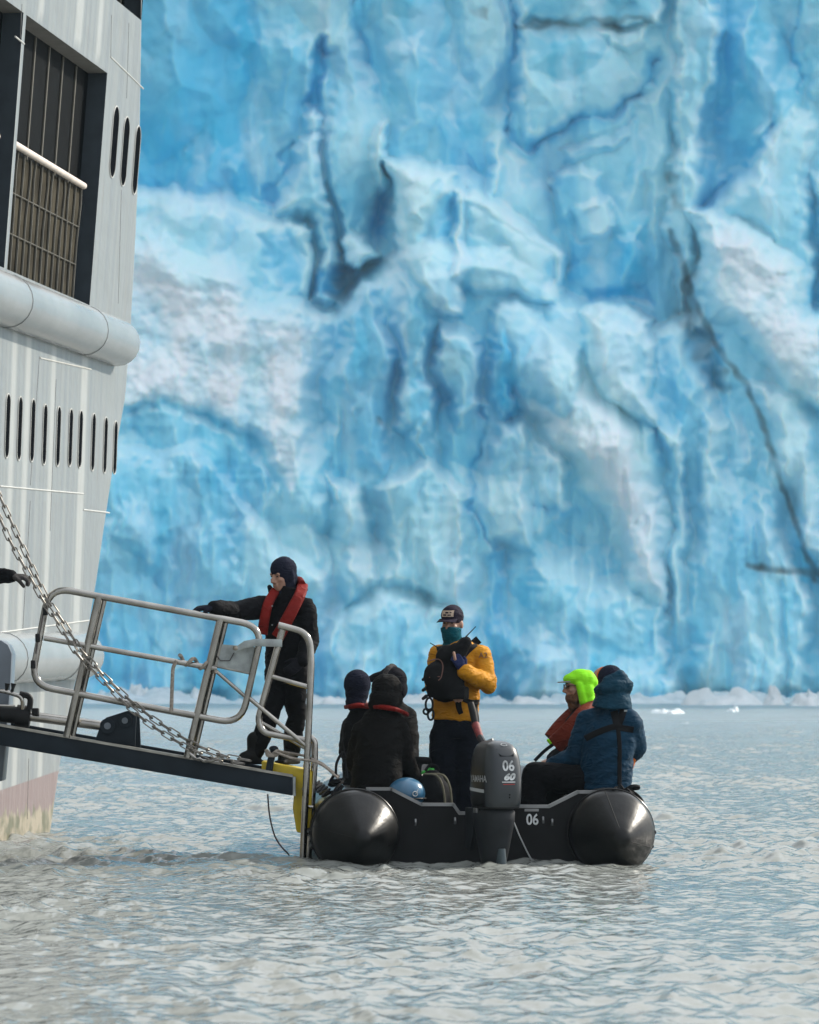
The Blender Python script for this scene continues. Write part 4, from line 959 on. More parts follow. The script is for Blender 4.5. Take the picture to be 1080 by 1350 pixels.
    m = MB(); m.ring_loft([sect(z, a, b, 0., off=.004) for z, a, b in ((.398, .124, .186), (.406, .130, .194), (.414, .130, .194))]); m.build('cowl_seam', M_blk, ob, 60)
    def backp(a, z, d=.0):
        # on the curved back panel
        i = max(k for k in range(len(prof) - 1) if prof[k][0] <= z); f = (z - prof[i][0]) / (prof[i + 1][0] - prof[i][0])
        hw = prof[i][1] + f * (prof[i + 1][1] - prof[i][1]); hd = prof[i][2] + f * (prof[i + 1][2] - prof[i][2]); bc = prof[i][3] + f * (prof[i + 1][3] - prof[i][3])
        e = 3.4; return O(a, bc - (hd + .0035) * (1 - min(abs(a) / (hw + .0035), .999) ** e) ** (1 / e) - d, z)
    m = MB(); m.prism([backp(a, z, .003) for a, z in ((-.066, .818), (.066, .818), (.052, .766), (-.052, .766))], OF, .0025); m.build('air_intake', M_slot, ob, 0)
    m = MB(); m.tube([backp(.022 * math.cos(k * math.pi / 8), .846 + .008 * math.sin(k * math.pi / 8), .003) for k in range(16)], .0025, 5, closed=True); m.build('emblem', M_wstripe, ob)
    def wrap(o, d):
        for v in o.data.vertices:
            p = v.co + ORG[o.name]; q = p - oc; a = q.dot(OR); z = q.z; base = backp(a, z, 0); thick = (p - backp(0, z)).dot(-OF)
            v.co = base - OF * (d + max(0, min(thick, .002))) - ORG[o.name]
    o = lettering('06', .100, backp(.004, .698, .004), OR, UP, M_white, ob, sx=.92, bold=.0022); wrap(o, .0035)
    o = lettering('60', .062, backp(.004, .622, .004), OR, UP, M_white, ob, sx=1.30, slant=.3, bold=.0035); wrap(o, .0035)
    for z, w_, mt, x0 in ((.588, .050, M_white, .004), (.572, .044, M_red, .006)):
        m = MB(); m.prism([backp(x0 - w_, z - .003, .004), backp(x0 + w_, z - .003, .004), backp(x0 + w_, z + .003, .004), backp(x0 - w_, z + .003, .004)], OF, .002); m.build('marking', mt, ob, 0)
    for z in (.50, .48):
        m = MB(); m.ell(backp(.012, z, .003), (.005, .005, .005), n=8, m=6); m.build('drain_hole', M_slot, ob)
    # port side: maker's name and the silver stripe
    cw = [c for c in bt.children_recursive if c.name.startswith('cowling')][0]
    yl = lettering('YAMAHA', .066, O(-.2, -.02, .607), -OF, UP, M_white, ob, sx=.92, bold=.001); stick(yl, cw, .006, OR)
    def sidep(b, z): return O(-.1445, b, z)
    m = MB(); m.prism([sidep(.17, .55), sidep(-.11, .535), sidep(-.115, .512), sidep(.17, .522)], -OR, .003); sg = m.build('stripe', M_wstripe, ob, 0)
    bm = bmesh.new(); bm.from_mesh(sg.data); bmesh.ops.delete(bm, geom=bm.verts[:], context='VERTS')
    g_ = [[bm.verts.new(O(-.2, .17 - .285 * i / 10, .55 - .015 * i / 10 - .024 * k) - ORG[sg.name]) for i in range(11)] for k in range(2)]
    for i in range(10): bm.faces.new((g_[0][i], g_[0][i + 1], g_[1][i + 1], g_[1][i]))
    bm.to_mesh(sg.data); bm.free(); stick(sg, cw, .005, OR)
    # clamp bracket, cavitation leg, swivel
    for a in (-.10, .08):
        m = MB(); m.prism([O(a, .16, .40), O(a, .30, .40), O(a, .30, .12), O(a, .22, .10), O(a, .17, .20)], OR, .03); m.build('clamp_bracket', M_leg, ob, 30)
    m = MB(); m.ring_loft([sect(z, a, b, -.06, 2.6, 20) for z, a, b in ((.12, .028, .08), (.0, .034, .10), (-.12, .034, .10))]); m.build('gear_case', mat('gear_case', (.05, .07, .08), .45, var=.3), ob, 50)
    m = MB(); m.box(O(-.128, .05, .385), (.02, .06, .035), (OR, OF, UP), bev=.005); m.build('cowl_latch', M_trim, ob)
    # tiller arm, swung up
    m = MB(); m.tube([Bp(648, 988, -.25), Bp(638, 980, .0), Bp(633, 972, .1)], .024, 8); m.build('tiller_arm', M_leg, ob)
    m = MB(); m.tube([Bp(634, 974, .1), Bp(627, 955, .2)], [.024, .030], 10); m.build('tiller_strap', M_redstrap, ob)
    m = MB(); m.tube([Bp(627, 956, .2), Bp(624, 940, .22), Bp(620.5, 927, .25)], [.024, .027, .024], 10); m.build('tiller_grip', M_blk, ob)
    m = MB(); m.tube([Bp(640, 979, -.05), Bp(650, 975, -.08)], .012, 6); m.build('shift_lever', M_trim, ob)
    # steering cord from motor to transom
    m = MB(); m.tube([Bp(674, 1075, -.28), Bp(684, 1100, -.2), Bp(694, 1121, -.1), Bp(701, 1134, -.02)], .0055, 6); m.build('tilt_cord', M_wstripe, bt)
    # stowed straps and lines on the tubes
    m = MB()
    def wig(cx, cy, sx, sy, nn, Y, seed):
        rs = random.Random(seed); pts = [P(cx + rs.uniform(-sx, sx), cy + rs.uniform(-sy, sy), Y + rs.uniform(-.05, .05)) for _ in range(nn)]
        return smooth_path(pts, 5)
    m.tube(wig(446, 1028, 12, 8, 9, 30.3, 3), .011, 6); m.build('lashing', M_strap, bt)
    m = MB(); m.tube(smooth_path([P(452, 1030, 30.3), P(446, 1036, 30.25), P(439, 1047, 30.2), P(433, 1060, 30.15), P(440, 1050, 30.2), P(452, 1036, 30.25)], 6), .013, 6); m.build('lashing', M_strap, bt)
    m = MB(); m.tube(smooth_path([P(443, 1022, 30.3), P(444, 1006, 30.3), P(452, 992, 30.35), P(456, 1000, 30.35)], 6), .010, 6); m.build('lashing', M_strap, bt)
    m = MB(); m.tube(smooth_path([P(452, 978, 30.4), P(455, 1000, 30.38), P(458, 1026, 30.35)], 6), [.004 + .0006 * k for k in range(13)], 6); m.build('strap_end', M_strap, bt)
    m = MB(); m.tube(wig(826, 1042, 16, 6, 10, 30.5, 8), .016, 6); m.build('lashing', M_strap, bt)
    for k in range(2):
        m = MB(); m.tube(smooth_path([P(826, 1040, 30.5 - .1 * k), P(838, 1046 + 3 * k, 30.45), P(847, 1056 + 3 * k, 30.42), P(851, 1071, 30.4)], 6), .010, 6); m.build('lashing', M_strap, bt)
    return bt
BOAT = build_boat()

# ---------------- loose gear lying in the boat
M_helm = mat('blue_shell', (.035, .13, .23), .28, var=.12, coat=.4)
M_bag = mat('black_bag_cloth', (.009, .009, .010), .85, spec=.1, var=.4, bump=.4, bscale=45, bdist=.01)
M_olive = mat('olive_piping', (.12, .11, .07), .7)
M_green = mat('green_cord', (.04, .38, .05), .6)
def gear():
    c = P(536, 1046, 30.42); h = thing('helmet', 'glossy blue helmet with a small white emblem lying behind transom', 'helmet', c)
    m = MB(); m.ell(c, (.135, .125, .115), n=28, m=18); sh = m.build('shell', M_helm, h)
    m = MB(); m.tube([c + Vector((.137 * math.cos(k * math.pi / 12), .127 * math.sin(k * math.pi / 12), -.035)) for k in range(24)], .007, 6, closed=True); m.build('rim', M_blk, h)
    e = c + Vector((.062, -.11, .0)); m = MB(); m.tube([e + Vector((.017 * math.cos(k * math.pi / 8), -.004 + .006 * math.cos(k * math.pi / 8), .017 * math.sin(k * math.pi / 8))) for k in range(16)], .0035, 5, closed=True); m.tube([e + Vector((.004, -.006, .0)), e + Vector((.02, .0, .03))], .003, 5); m.build('emblem', M_white, h)
    c = P(570, 1040, 30.6); bg = thing('backpack', 'black backpack with olive piping slumped beside the blue helmet', 'backpack', c)
    m = MB(); m.ell(c, (.10, .11, .14)); m.ell(c + Vector((.03, .02, -.05)), (.11, .12, .13)); m.ell(c + Vector((-.05, 0, -.05)), (.09, .1, .1)); m.box(c + Vector((0, 0, -.12)), (.2, .2, .16)); blob(m, 'sack', M_bag, bg, .014, 5, .006, 12)
    for dx in (0., .05):
        m = MB(); m.tube(smooth_path([c + Vector((-.06 + dx, -.09, .11)), c + Vector((.03 + dx, -.12, .10)), c + Vector((.075 + dx, -.125, .02)), c + Vector((.09 + dx, -.12, -.1))], 6), .008, 6); m.build('piping', M_olive, bg)
    m = MB(); m.tube(smooth_path([c + Vector((-.05, -.02, .13)), c + Vector((-.02, -.02, .17)), c + Vector((.03, -.02, .165)), c + Vector((.05, -.02, .13))], 6), .011, 6); m.build('carry_loop', M_strap, bg)
    c = P(556, 1011, 31.0); cl = thing('camera_clamp', 'small black clamp with a bright green cord, above the backpack', 'clamp', c)
    m = MB(); m.cap(c + Vector((-.04, 0, .05)), c + Vector((.05, 0, .045)), .028); m.cap(c + Vector((-.02, 0, .05)), c + Vector((-.03, 0, -.06)), .026); m.cap(c + Vector((-.03, 0, -.05)), c + Vector((.0, 0, -.16)), .03); blob(m, 'handle', M_bag, cl, .008, 3)
    m = MB(); m.tube(wig2(c + Vector((.04, -.03, -.03)), .05, 11, 4), .008, 6); m.build('cord', M_green, cl)
def wig2(c, s, n, seed):
    rs = random.Random(seed); return smooth_path([c + Vector((rs.uniform(-s, s), rs.uniform(-s, s) * .4, rs.uniform(-s, s) * .5)) for _ in range(n)], 5)
gear()
# ------------------------------------------------------------------ people
def cloth(name, col, rough=.8, var=.18, b=.45, bs=28, crease=.8): return mat(name, col, rough, var=var, vscale=9, bump=b, bscale=bs, bdist=.012, spec=.07, crease=crease, stretch=(1, 1, 1.8))
M_skin = mat('skin', (.36, .20, .14), .55, var=.14, vscale=30, bump=.1, bscale=120, bdist=.002)
M_blackj = cloth('black_jacket_cloth', (.0072, .0066, .0064)); M_darkj = cloth('dark_parka_cloth', (.0066, .0066, .0082))
M_navyk = cloth('navy_knit', (.014, .016, .030), .9, b=.6, bs=110); M_blackk = cloth('black_knit', (.012, .012, .016), .9, b=.6, bs=110)
M_pants = cloth('dark_trouser_cloth', (.004, .004, .005)); M_npants = cloth('navy_trouser_cloth', (.0055, .007, .012))
M_amber = cloth('amber_jacket_cloth', (.50, .22, .016), .6, .12, .5, 22); M_blue = cloth('blue_jacket_cloth', (.007, .033, .064), .6, .2, .6, 24)
M_bhood = cloth('blue_hood_cloth', (.008, .040, .068), .6); M_lime = cloth('lime_cloth', (.26, .78, .02), .6, .1, .2, 20, .3); M_redv = cloth('red_vest_cloth', (.17, .013, .010), .6, .15)
M_redv2 = cloth('rust_vest_cloth', (.12, .020, .010), .65); M_orange = cloth('orange_cloth', (.56, .13, .015), .65); M_teal = cloth('teal_knit', (.006, .085, .115), .8, b=.5, bs=60)
M_beard = mat('beard_hair', (.10, .045, .02), .8, var=.4, vscale=60, bump=.8, bscale=140, bdist=.01); M_capn = cloth('cap_cloth', (.022, .018, .030), .8)
M_patch = mat('cap_patch', (.42, .32, .24), .7, var=.2, vscale=60); M_glove = cloth('glove_cloth', (.010, .011, .02), .8); M_nglove = cloth('navy_glove_cloth', (.016, .022, .07), .8)
M_boot = mat('boot_rubber', (.006, .006, .006), .7, spec=.15); M_eye = mat('eye_dark', (.02, .015, .012), .3); M_lens = mat('glasses_lens', (.30, .32, .34), .08, .6); M_fur = mat('fur_trim', (.05, .045, .045), .9, var=.5, vscale=70, bump=1., bscale=150, bdist=.02)
M_grim = mat('grey_brim', (.20, .19, .18), .7); M_lipc = mat('lip_skin', (.24, .105, .085), .5)
Z = Vector((0, 0, 1))

def hand_shapes(mb, wr, d, pn, s=1., curl=.5, add=0., left=False):
    """palm, four unequal bent fingers and a thumb leaving the side of the palm; d along the hand, pn out of the back of it"""
    d = Vector(d).normalized(); pn = Vector(pn); pn = (pn - d * pn.dot(d)).normalized(); a = d.cross(pn) * (-1 if left else 1)
    mb.eloft([(wr - d * .01 * s, .026 * s + add, .020 * s + add), (wr + d * .03 * s, .036 * s + add, .016 * s + add), (wr + d * .07 * s, .042 * s + add, .015 * s + add), (wr + d * .092 * s, .040 * s + add, .012 * s + add)], a, 14)
    for i, (off, ln) in enumerate(((-.031, .070), (-.0105, .080), (.0105, .075), (.031, .058))):
        p = wr + (d * .088 + a * off) * s; ang = 0.; q = p
        for seg, fr in enumerate((.45, .32, .23)):
            ang += curl * (.55, .9, .7)[seg]; dd = d * math.cos(ang) - pn * math.sin(ang); e = q + dd * ln * fr * s
            mb.cap(q, e, (.0098 - .0009 * seg) * s + add, (.0092 - .0010 * seg) * s + add, 8); q = e
    p = wr + (d * .025 - a * .032) * s; t1 = p + (d * .035 - a * .028 - pn * .012) * s; t2 = t1 + (d * .036 - a * .004 - pn * .022 * (1 + curl)) * s
    mb.cap(p, t1, .0135 * s + add, .011 * s + add, 8); mb.cap(t1, t2, .0105 * s + add, .0085 * s + add, 8)

def head_frame(f):
    f = Vector(f).normalized(); r = f.cross(Z).normalized(); return f, r, r.cross(f)
def head_shapes(mb, c, f, r, u, s=1.):
    def q(a, b, e): return c + (r * a + f * b + u * e) * s
    def el(p, rad): mb.ell(p, [x * s for x in rad], (r, f, u), 16, 10)
    el(q(0, -.012, .030), (.073, .094, .094)); el(q(0, .018, -.030), (.060, .070, .082)); el(q(0, .052, -.088), (.032, .032, .026)); el(q(0, .020, -.075), (.050, .058, .042))
    mb.cap(q(0, .088, .010), q(0, .108, -.030), .010 * s, .014 * s, 8); mb.cap(q(-.012, .094, -.036), q(.012, .094, -.036), .010 * s, None, 8)
    mb.cap(q(-.040, .072, .022), q(.040, .072, .022), .013 * s, None, 8)
    for sg in (-1, 1): el(q(sg * .040, .058, -.022), (.020, .024, .018)); el(q(sg * .074, -.010, -.010), (.010, .020, .032))
    mb.cap(q(-.020, .082, -.060), q(.020, .082, -.060), .0085 * s, None, 8); mb.cap(q(-.016, .081, -.072), q(.016, .081, -.072), .0095 * s, None, 8)

class Person:
    def __init__(s, label, Y, base, group=None):
        s.Y = Y; s.root = thing('person', label, 'person', P(base[0], base[1], Y), group); s.k = {}
    def p(s, x, y, dY=0.): return P(x, y, s.Y + dY)
    def body(s, J, f, hs=1., eyes=True, hands=True, hdir=None, arms=True):
        """one continuous skin surface from head to feet"""
        s.J = {k: s.p(*v) for k, v in J.items()}; j = s.J; s.f, s.r, s.u = head_frame(f); m = MB(); s.hs = hs; c = j['head']
        head_shapes(m, c, s.f, s.r, s.u, hs)
        m.limb([c - s.u * .05 * hs - s.f * .015, j['neck']], [.052, .056]); sd = (j['sr'] - j['sl']).normalized(); s.sd = sd
        m.eloft([(j['pel'] - Z * .06, .12, .09), (j['pel'], .145, .10), (j['waist'], .125, .09), (j['chest'], .15, .10), (j['neck'] - Z * .05, .11, .075), (j['neck'], .06, .055)], sd)
        for a in 'lr':
            m.limb([j['s' + a], j['e' + a], j['w' + a]], [.048, .037, .026]); m.limb([j['neck'] - Z * .05, j['s' + a]], [.06, .048])
            m.limb([j['h' + a], j['k' + a], j['a' + a]], [.075, .052, .036]); m.limb([j['pel'], j['h' + a]], [.09, .075]); t = j.get('t' + a)
            if t is None: t = j['a' + a] + Vector((s.f.x, s.f.y, 0)).normalized() * .15 - Z * .03; j['t' + a] = t
            m.limb([j['a' + a], t], [.036, .026])
            d, pn, cu = (hdir or {}).get(a, (j['w' + a] - j['e' + a], Z, .5)); hand_shapes(m, j['w' + a], d, pn, .95, cu, left=(a == 'l'))
        s.k['body'] = blob(m, 'body', M_skin, s.root, .0075, 2)
        if eyes:
            for sg in (-1, 1):
                e = MB(); e.ell(c + (s.r * sg * .031 + s.f * .079 + s.u * .006) * hs, [.011 * hs, .006 * hs, .0055 * hs], (s.r, s.f, s.u), 10, 6); e.build('eye', M_eye, s.root)
                e = MB(); e.tube([c + (s.r * sg * (.016 + .008 * i) + s.f * (.089 - .0026 * i * i) + s.u * (.024 + .003 * math.sin(i * .8))) * hs for i in range(5)], .0035 * hs, 5); e.build('eyebrow', M_eye, s.root)
            e = MB(); e.tube([c + (s.r * .0095 * i + s.f * (.0905 - .0025 * i * i) - s.u * .066) * hs for i in range(-2, 3)], .0022 * hs, 5); e.build('mouth', M_lipc, s.root)
    def jacket(s, m_, secs, ra=(.085, .066, .050), fold=.006, ff=10., seed=1, name='jacket', extra=None, voxel=.011, sm=4):
        j = s.J; m = MB(); m.eloft([(s.p(*c), a, b) for c, a, b in secs], s.sd, 24)
        for a in 'lr':
            cuff = j['w' + a].lerp(j['e' + a], .06); m.limb([j['s' + a], j['s' + a].lerp(j['e' + a], .5), j['e' + a], j['e' + a].lerp(cuff, .5), cuff], [ra[0], (ra[0] + ra[1]) / 2 + .004, ra[1], (ra[1] + ra[2]) / 2 + .004, ra[2]])
            m.limb([j['neck'] - Z * .09, j['s' + a]], [.09, ra[0]])
        for e in extra or []: e(m)
        s.k[name] = blob(m, name, m_, s.root, voxel, sm, fold, ff, seed); return s.k[name]
    def trousers(s, m_, r=(.108, .088, .074), fold=.006, seed=3, boots=True, waist=None):
        j = s.J; m = MB(); w_ = s.p(*waist) if waist else j['pel'] + Z * .10
        m.eloft([(w_, .155, .115), (j['pel'], .175, .13), (j['pel'] - Z * .06, .165, .125)], s.sd)
        for a in 'lr':
            an = j['a' + a]; m.limb([j['h' + a], j['h' + a].lerp(j['k' + a], .5), j['k' + a], j['k' + a].lerp(an, .5), an], [r[0], (r[0] + r[1]) / 2 + .004, r[1], (r[1] + r[2]) / 2 + .006, r[2]])
        s.k['trousers'] = blob(m, 'trousers', m_, s.root, .011, 4, fold, 9., seed)
        if boots:
            for a in 'lr':
                m = MB(); an, t = j['a' + a], j['t' + a]; m.limb([an + Z * .10, an + Z * .01], [.060, .056]); m.limb([an - Z * .01, t], [.054, .044]); d = (t - an); d.z = 0; d.normalize()
                m.box(an.lerp(t, .5) + Vector((0, 0, min(an.z, t.z) - .035 - an.lerp(t, .5).z)), (.085, .25, .03), (d.cross(Z), d, Z)); blob(m, 'boot', M_boot, s.root, .01, 3)
    def gloves(s, m_, hdir=None, which='lr', add=.004):
        for a in which:
            d, pn, cu = (hdir or {}).get(a, (s.J['w' + a] - s.J['e' + a], Z, .5)); m = MB(); hand_shapes(m, s.J['w' + a], d, pn, .95, cu, add, left=(a == 'l'))
            m.cap(s.J['w' + a].lerp(s.J['e' + a], .12), s.J['w' + a], .036, .032); blob(m, 'glove', m_, s.root, .0055, 2)
    def q(s, a, b, e): return s.J['head'] + (s.r * a + s.f * b + s.u * e) * s.hs
    def strap_on(s, jk, pts, wd, name='harness_strap', m_=None, parent=None, lift=.004):
        o = s.band([(x, y, -.5) for x, y in pts], wd, .008, m_ or M_strap, name, parent=parent)
        tv = [v.co + ORG[jk.name] for v in jk.data.vertices]; bv = BVHTree.FromPolygons(tv, [p.vertices[:] for p in jk.data.polygons])
        for v in o.data.vertices:
            w_ = v.co + ORG[o.name]; h = bv.ray_cast(Vector((w_.x, 29, w_.z)), Vector((0, 1, 0)), 4.)
            v.co = Vector((w_.x, (h[0].y if h[0] is not None else s.Y + .05) + (w_.y - s.Y + .5) - lift, w_.z)) - ORG[o.name]
        return o
    def shell(s, shapes, name, m_, voxel=.008, sm=3, fold=0., ff=16., seed=2):
        m = MB()
        for sh in shapes:
            if sh[0] == 'e': m.ell(s.q(*sh[1]), [x * s.hs for x in sh[2]], (s.r, s.f, s.u), 18, 12)
            else: m.cap(s.q(*sh[1]), s.q(*sh[2]), sh[3] * s.hs, sh[4] * s.hs)
        s.k[name] = blob(m, name, m_, s.root, voxel, sm, fold, ff, seed); return s.k[name]
    def band(s, pts, wd, th, m_, name, side=None, parent=None, fold=.002, target=None):
        """a flat strap or vest panel along a path"""
        pp = smooth_path([s.p(*q_) if not isinstance(q_, Vector) else q_ for q_ in pts], 6); n = len(pp); rings = []
        W = wd if isinstance(wd, (list, tuple)) else [wd, wd]
        for i, c in enumerate(pp):
            d = (pp[min(i + 1, n - 1)] - pp[max(i - 1, 0)]).normalized(); nn = Vector(side) if side else Vector((0, -1, 0)); nn = (nn - d * nn.dot(d)).normalized(); a = d.cross(nn)
            w_ = W[0] + (W[1] - W[0]) * i / (n - 1); rings.append([c + a * w_ * .5 * (abs(math.cos(t)) ** .5) * (1 if math.cos(t) >= 0 else -1) + nn * th * .5 * (abs(math.sin(t)) ** .7) * (1 if math.sin(t) >= 0 else -1) for t in [2 * math.pi * k / 16 for k in range(16)]])
        m = MB(); m.ring_loft(rings)
        return m.build(name, m_, parent or s.root, 60)
# --- guide standing in the boat, facing the camera
def guide():
    s = Person('person in amber jacket, teal neck gaiter and cap standing behind the outboard motor', 31.25, (600, 1117))
    hd = {'l': (Vector((-.45, -.25, .85)), Vector((.3, -.9, 0)), .9), 'r': (Vector((.5, -.7, 0)), Vector((0, -.6, .8)), .6)}
    s.body(dict(head=(596.5, 822), neck=(601, 850), chest=(604, 880), waist=(603, 920), pel=(601, 962), sl=(633, 864, -.04), el=(643, 902, -.10), wl=(611, 884, -.32), sr=(580, 864, .05), er=(573, 905, .06), wr=(590, 918, -.16),
                hl=(616, 972), kl=(616, 1035), al=(617, 1105), hr=(586, 972), kr=(585, 1035), ar=(584, 1105)), (-.40, -.90, -.06), .98, hdir=hd)
    s.trousers(M_npants, (.112, .100, .092), .007, waist=(601, 940))
    s.jacket(M_amber, [((600, 950), .175, .125), ((601, 935), .172, .125), ((603, 905), .172, .125), ((605, 880), .178, .13), ((606, 866), .175, .12), ((604, 853), .12, .09), ((602, 846), .07, .07)], (.082, .070, .056), .011, 8., 4)
    s.gloves(M_nglove, hd, 'l', .003)
    tip = s.J['wl'] + hd['l'][0].normalized() * .05; m = MB(); m.cap(s.p(600, 869, -.40), s.p(598.5, 860.5, -.40), .011, .0095, 10); m.build('thumb', M_skin, s.root)
    # neck gaiter pulled over nose and chin
    m = MB(); f2 = s.f
    m.eloft([(s.q(0, .024, -.028), .074, .092), (s.q(0, .026, -.055), .073, .088), (s.q(0, .018, -.095), .068, .076), (s.q(0, 0, -.13), .070, .074), (s.q(0, -.01, -.165), .085, .085), (s.q(0, -.005, -.20), .10, .10)], s.r)
    blob(m, 'neck_gaiter', M_teal, s.root, .008, 3, .004, 16, 6)
    # cap: crown, bill, front patch
    cr = s.shell([('e', (0, -.010, .052), (.082, .102, .092)), ('e', (0, .02, .06), (.078, .08, .078))], 'cap', M_capn, .008, 3)
    m = MB(); rings = []
    for i in range(9):
        a = -1.15 + 2.3 * i / 8; rings.append([s.q(.080 * math.sin(a), .055 + .03 * math.cos(a), .040), s.q(.085 * math.sin(a), .075 + .105 * math.cos(a), .026 - .012 * abs(math.sin(a)) ** 2), s.q(.085 * math.sin(a), .075 + .105 * math.cos(a), .020 - .012 * abs(math.sin(a)) ** 2), s.q(.080 * math.sin(a), .055 + .03 * math.cos(a), .034)])
    m.ring_loft(rings); m.build('cap_bill', M_capn, s.root, 50)
    def onf(a, e, d=.0): return s.q(a, .096 + .004 - 1.9 * a * a - .9 * max(0, e - .06) ** 1.2 * 1. + d, e)
    m = MB(); g_ = [[onf(-.048 + .012 * i, .055 + .0095 * k) for i in range(9)] for k in range(6)]; vs = [v for r_ in g_ for v in r_]
    m.add(vs, [(k * 9 + i, k * 9 + i + 1, (k + 1) * 9 + i + 1, (k + 1) * 9 + i) for k in range(5) for i in range(8)]); o = m.build('cap_patch', M_patch, s.root, 60); stick(o, cr, .003, -s.f)
    for (x0, x1, e0, e1) in ((-.030, -.006, .063, .072), (.004, .032, .063, .074), (-.012, .014, .080, .092), (-.034, -.020, .082, .090)):
        m = MB(); m.add([onf(x0, e0), onf(x1, e0), onf(x1, e1), onf(x0, e1)], [(0, 1, 2, 3)]); o = m.build('patch_mark', M_capn, s.root, 0); stick(o, cr, .0045, -s.f)
    # chest pack with pocket, shoulder straps, belt and radios
    m = MB(); c = s.p(587, 890, -.22); X = Vector((.93, -.36, 0)); F = Vector((.36, .93, 0))
    m.ell(c - Z * .05, (.15, .10, .15), (X, F, Z)); m.box(c - Z * .06 - X * .02, (.20, .13, .20), (X, F, Z)); m.box(c - Z * .13 + X * .05, (.24, .11, .09), (X, F, Z)); m.ell(c - X * .05 - F * .04 - Z * .01, (.10, .09, .11)); m.ell(c + X * .01 + Z * .12, (.08, .07, .10)); m.ell(c + X * .09 + Z * .15, (.07, .06, .09)); m.limb([c + X * .08 + Z * .1, c + X * .16 + Z * .24], [.06, .045])
    m.limb([s.p(604, 862, -.17), s.p(592, 885, -.2)], [.05, .07])
    pk = blob(m, 'chest_pack', M_bag, s.root, .010, 5, .005, 14, 8)
    tr = [(563, 872), (578, 869), (584, 877), (582, 892), (578, 897)]; m = MB(); m.tube(smooth_path([P(x, y, 30.9) for x, y in tr], 5), .0045, 5); o = m.build('pocket_piping', mat('brown_piping', (.13, .06, .045), .7), pk); stick_tube(o, pk)
    m = MB(); m.tube([P(566, 893, 30.9), P(580, 892, 30.9)], .004, 5); o = m.build('pocket_piping', bpy.data.materials['brown_piping'], pk); stick_tube(o, pk)
    jk = s.k['jacket']
    for pts, w_ in (([(607, 868), (616, 857), (626, 848), (633, 842)], .062), ([(588, 866), (582, 858), (580, 851)], .05), ([(612, 922), (622, 926), (634, 926)], .036), ([(628, 924), (629, 936)], .03)): s.strap_on(jk, pts, w_)
    s.band([(604, 920, -.20), (605, 932, -.185), (608, 941, -.17)], (.05, .036), .012, M_strap, 'harness_strap')
    def radio(a, b, dY):
        d = (s.p(*b) - s.p(*a)).normalized(); base = s.p(*a, dY); m = MB(); e = s.p(*b, dY)
        m.tube([base - d * .05, base + d * .02], .02, 10); r_ = m.build('radio', M_blk, s.root); m = MB(); m.tube([base, e], [.006, .0035], 6); m.build('antenna', M_blk, r_)
    radio((609, 845), (627.5, 826), -.17); radio((583, 857), (567, 847.5), -.2)
    m = MB(); m.ell(s.p(592, 855, -.2), (.035, .03, .03)); m.build('microphone', M_blk, s.root)
    for (x, y, rx, ry) in ((566, 929, .026, .05), (568, 942, .022, .04), (562, 938, .02, .02)):
        m = MB(); cc = s.p(x, y, -.2); m.tube([cc + Vector((rx * math.cos(k * math.pi / 8), 0, ry * math.sin(k * math.pi / 8))) for k in range(16)], .008, 6, closed=True); m.build('carabiner', M_blk, s.root)
    for y in (893, 907, 918):
        m = MB(); m.cap(s.p(562, y, -.22), s.p(558, y + 3, -.24), .014, .012); m.build('buckle', M_blk, pk)
    m = MB(); m.tube(smooth_path([s.p(627, 935, -.16), s.p(629, 950, -.18), s.p(628, 962, -.16)], 4), .018, 8); m.build('knife_sheath', M_blk, s.root)
    t = lettering('A2', .058, s.p(638, 864, -.4), (1, 0, 0), (.05, 0, 1), mat('sleeve_print', (.20, .11, .08), .7), s.root); stick(t, jk, .006)
def stick_tube(o, target):
    tv = [v.co + ORG[target.name] for v in target.data.vertices]; bv = BVHTree.FromPolygons(tv, [p.vertices[:] for p in target.data.polygons])
    for v in o.data.vertices:
        w_ = v.co + ORG[o.name]; dy = w_.y - 30.9; h = bv.ray_cast(Vector((w_.x, 29, w_.z)), Vector((0, 1, 0)), 4.)
        if h[0] is not None: v.co = Vector((w_.x, h[0].y + dy, w_.z)) - ORG[o.name]
guide()

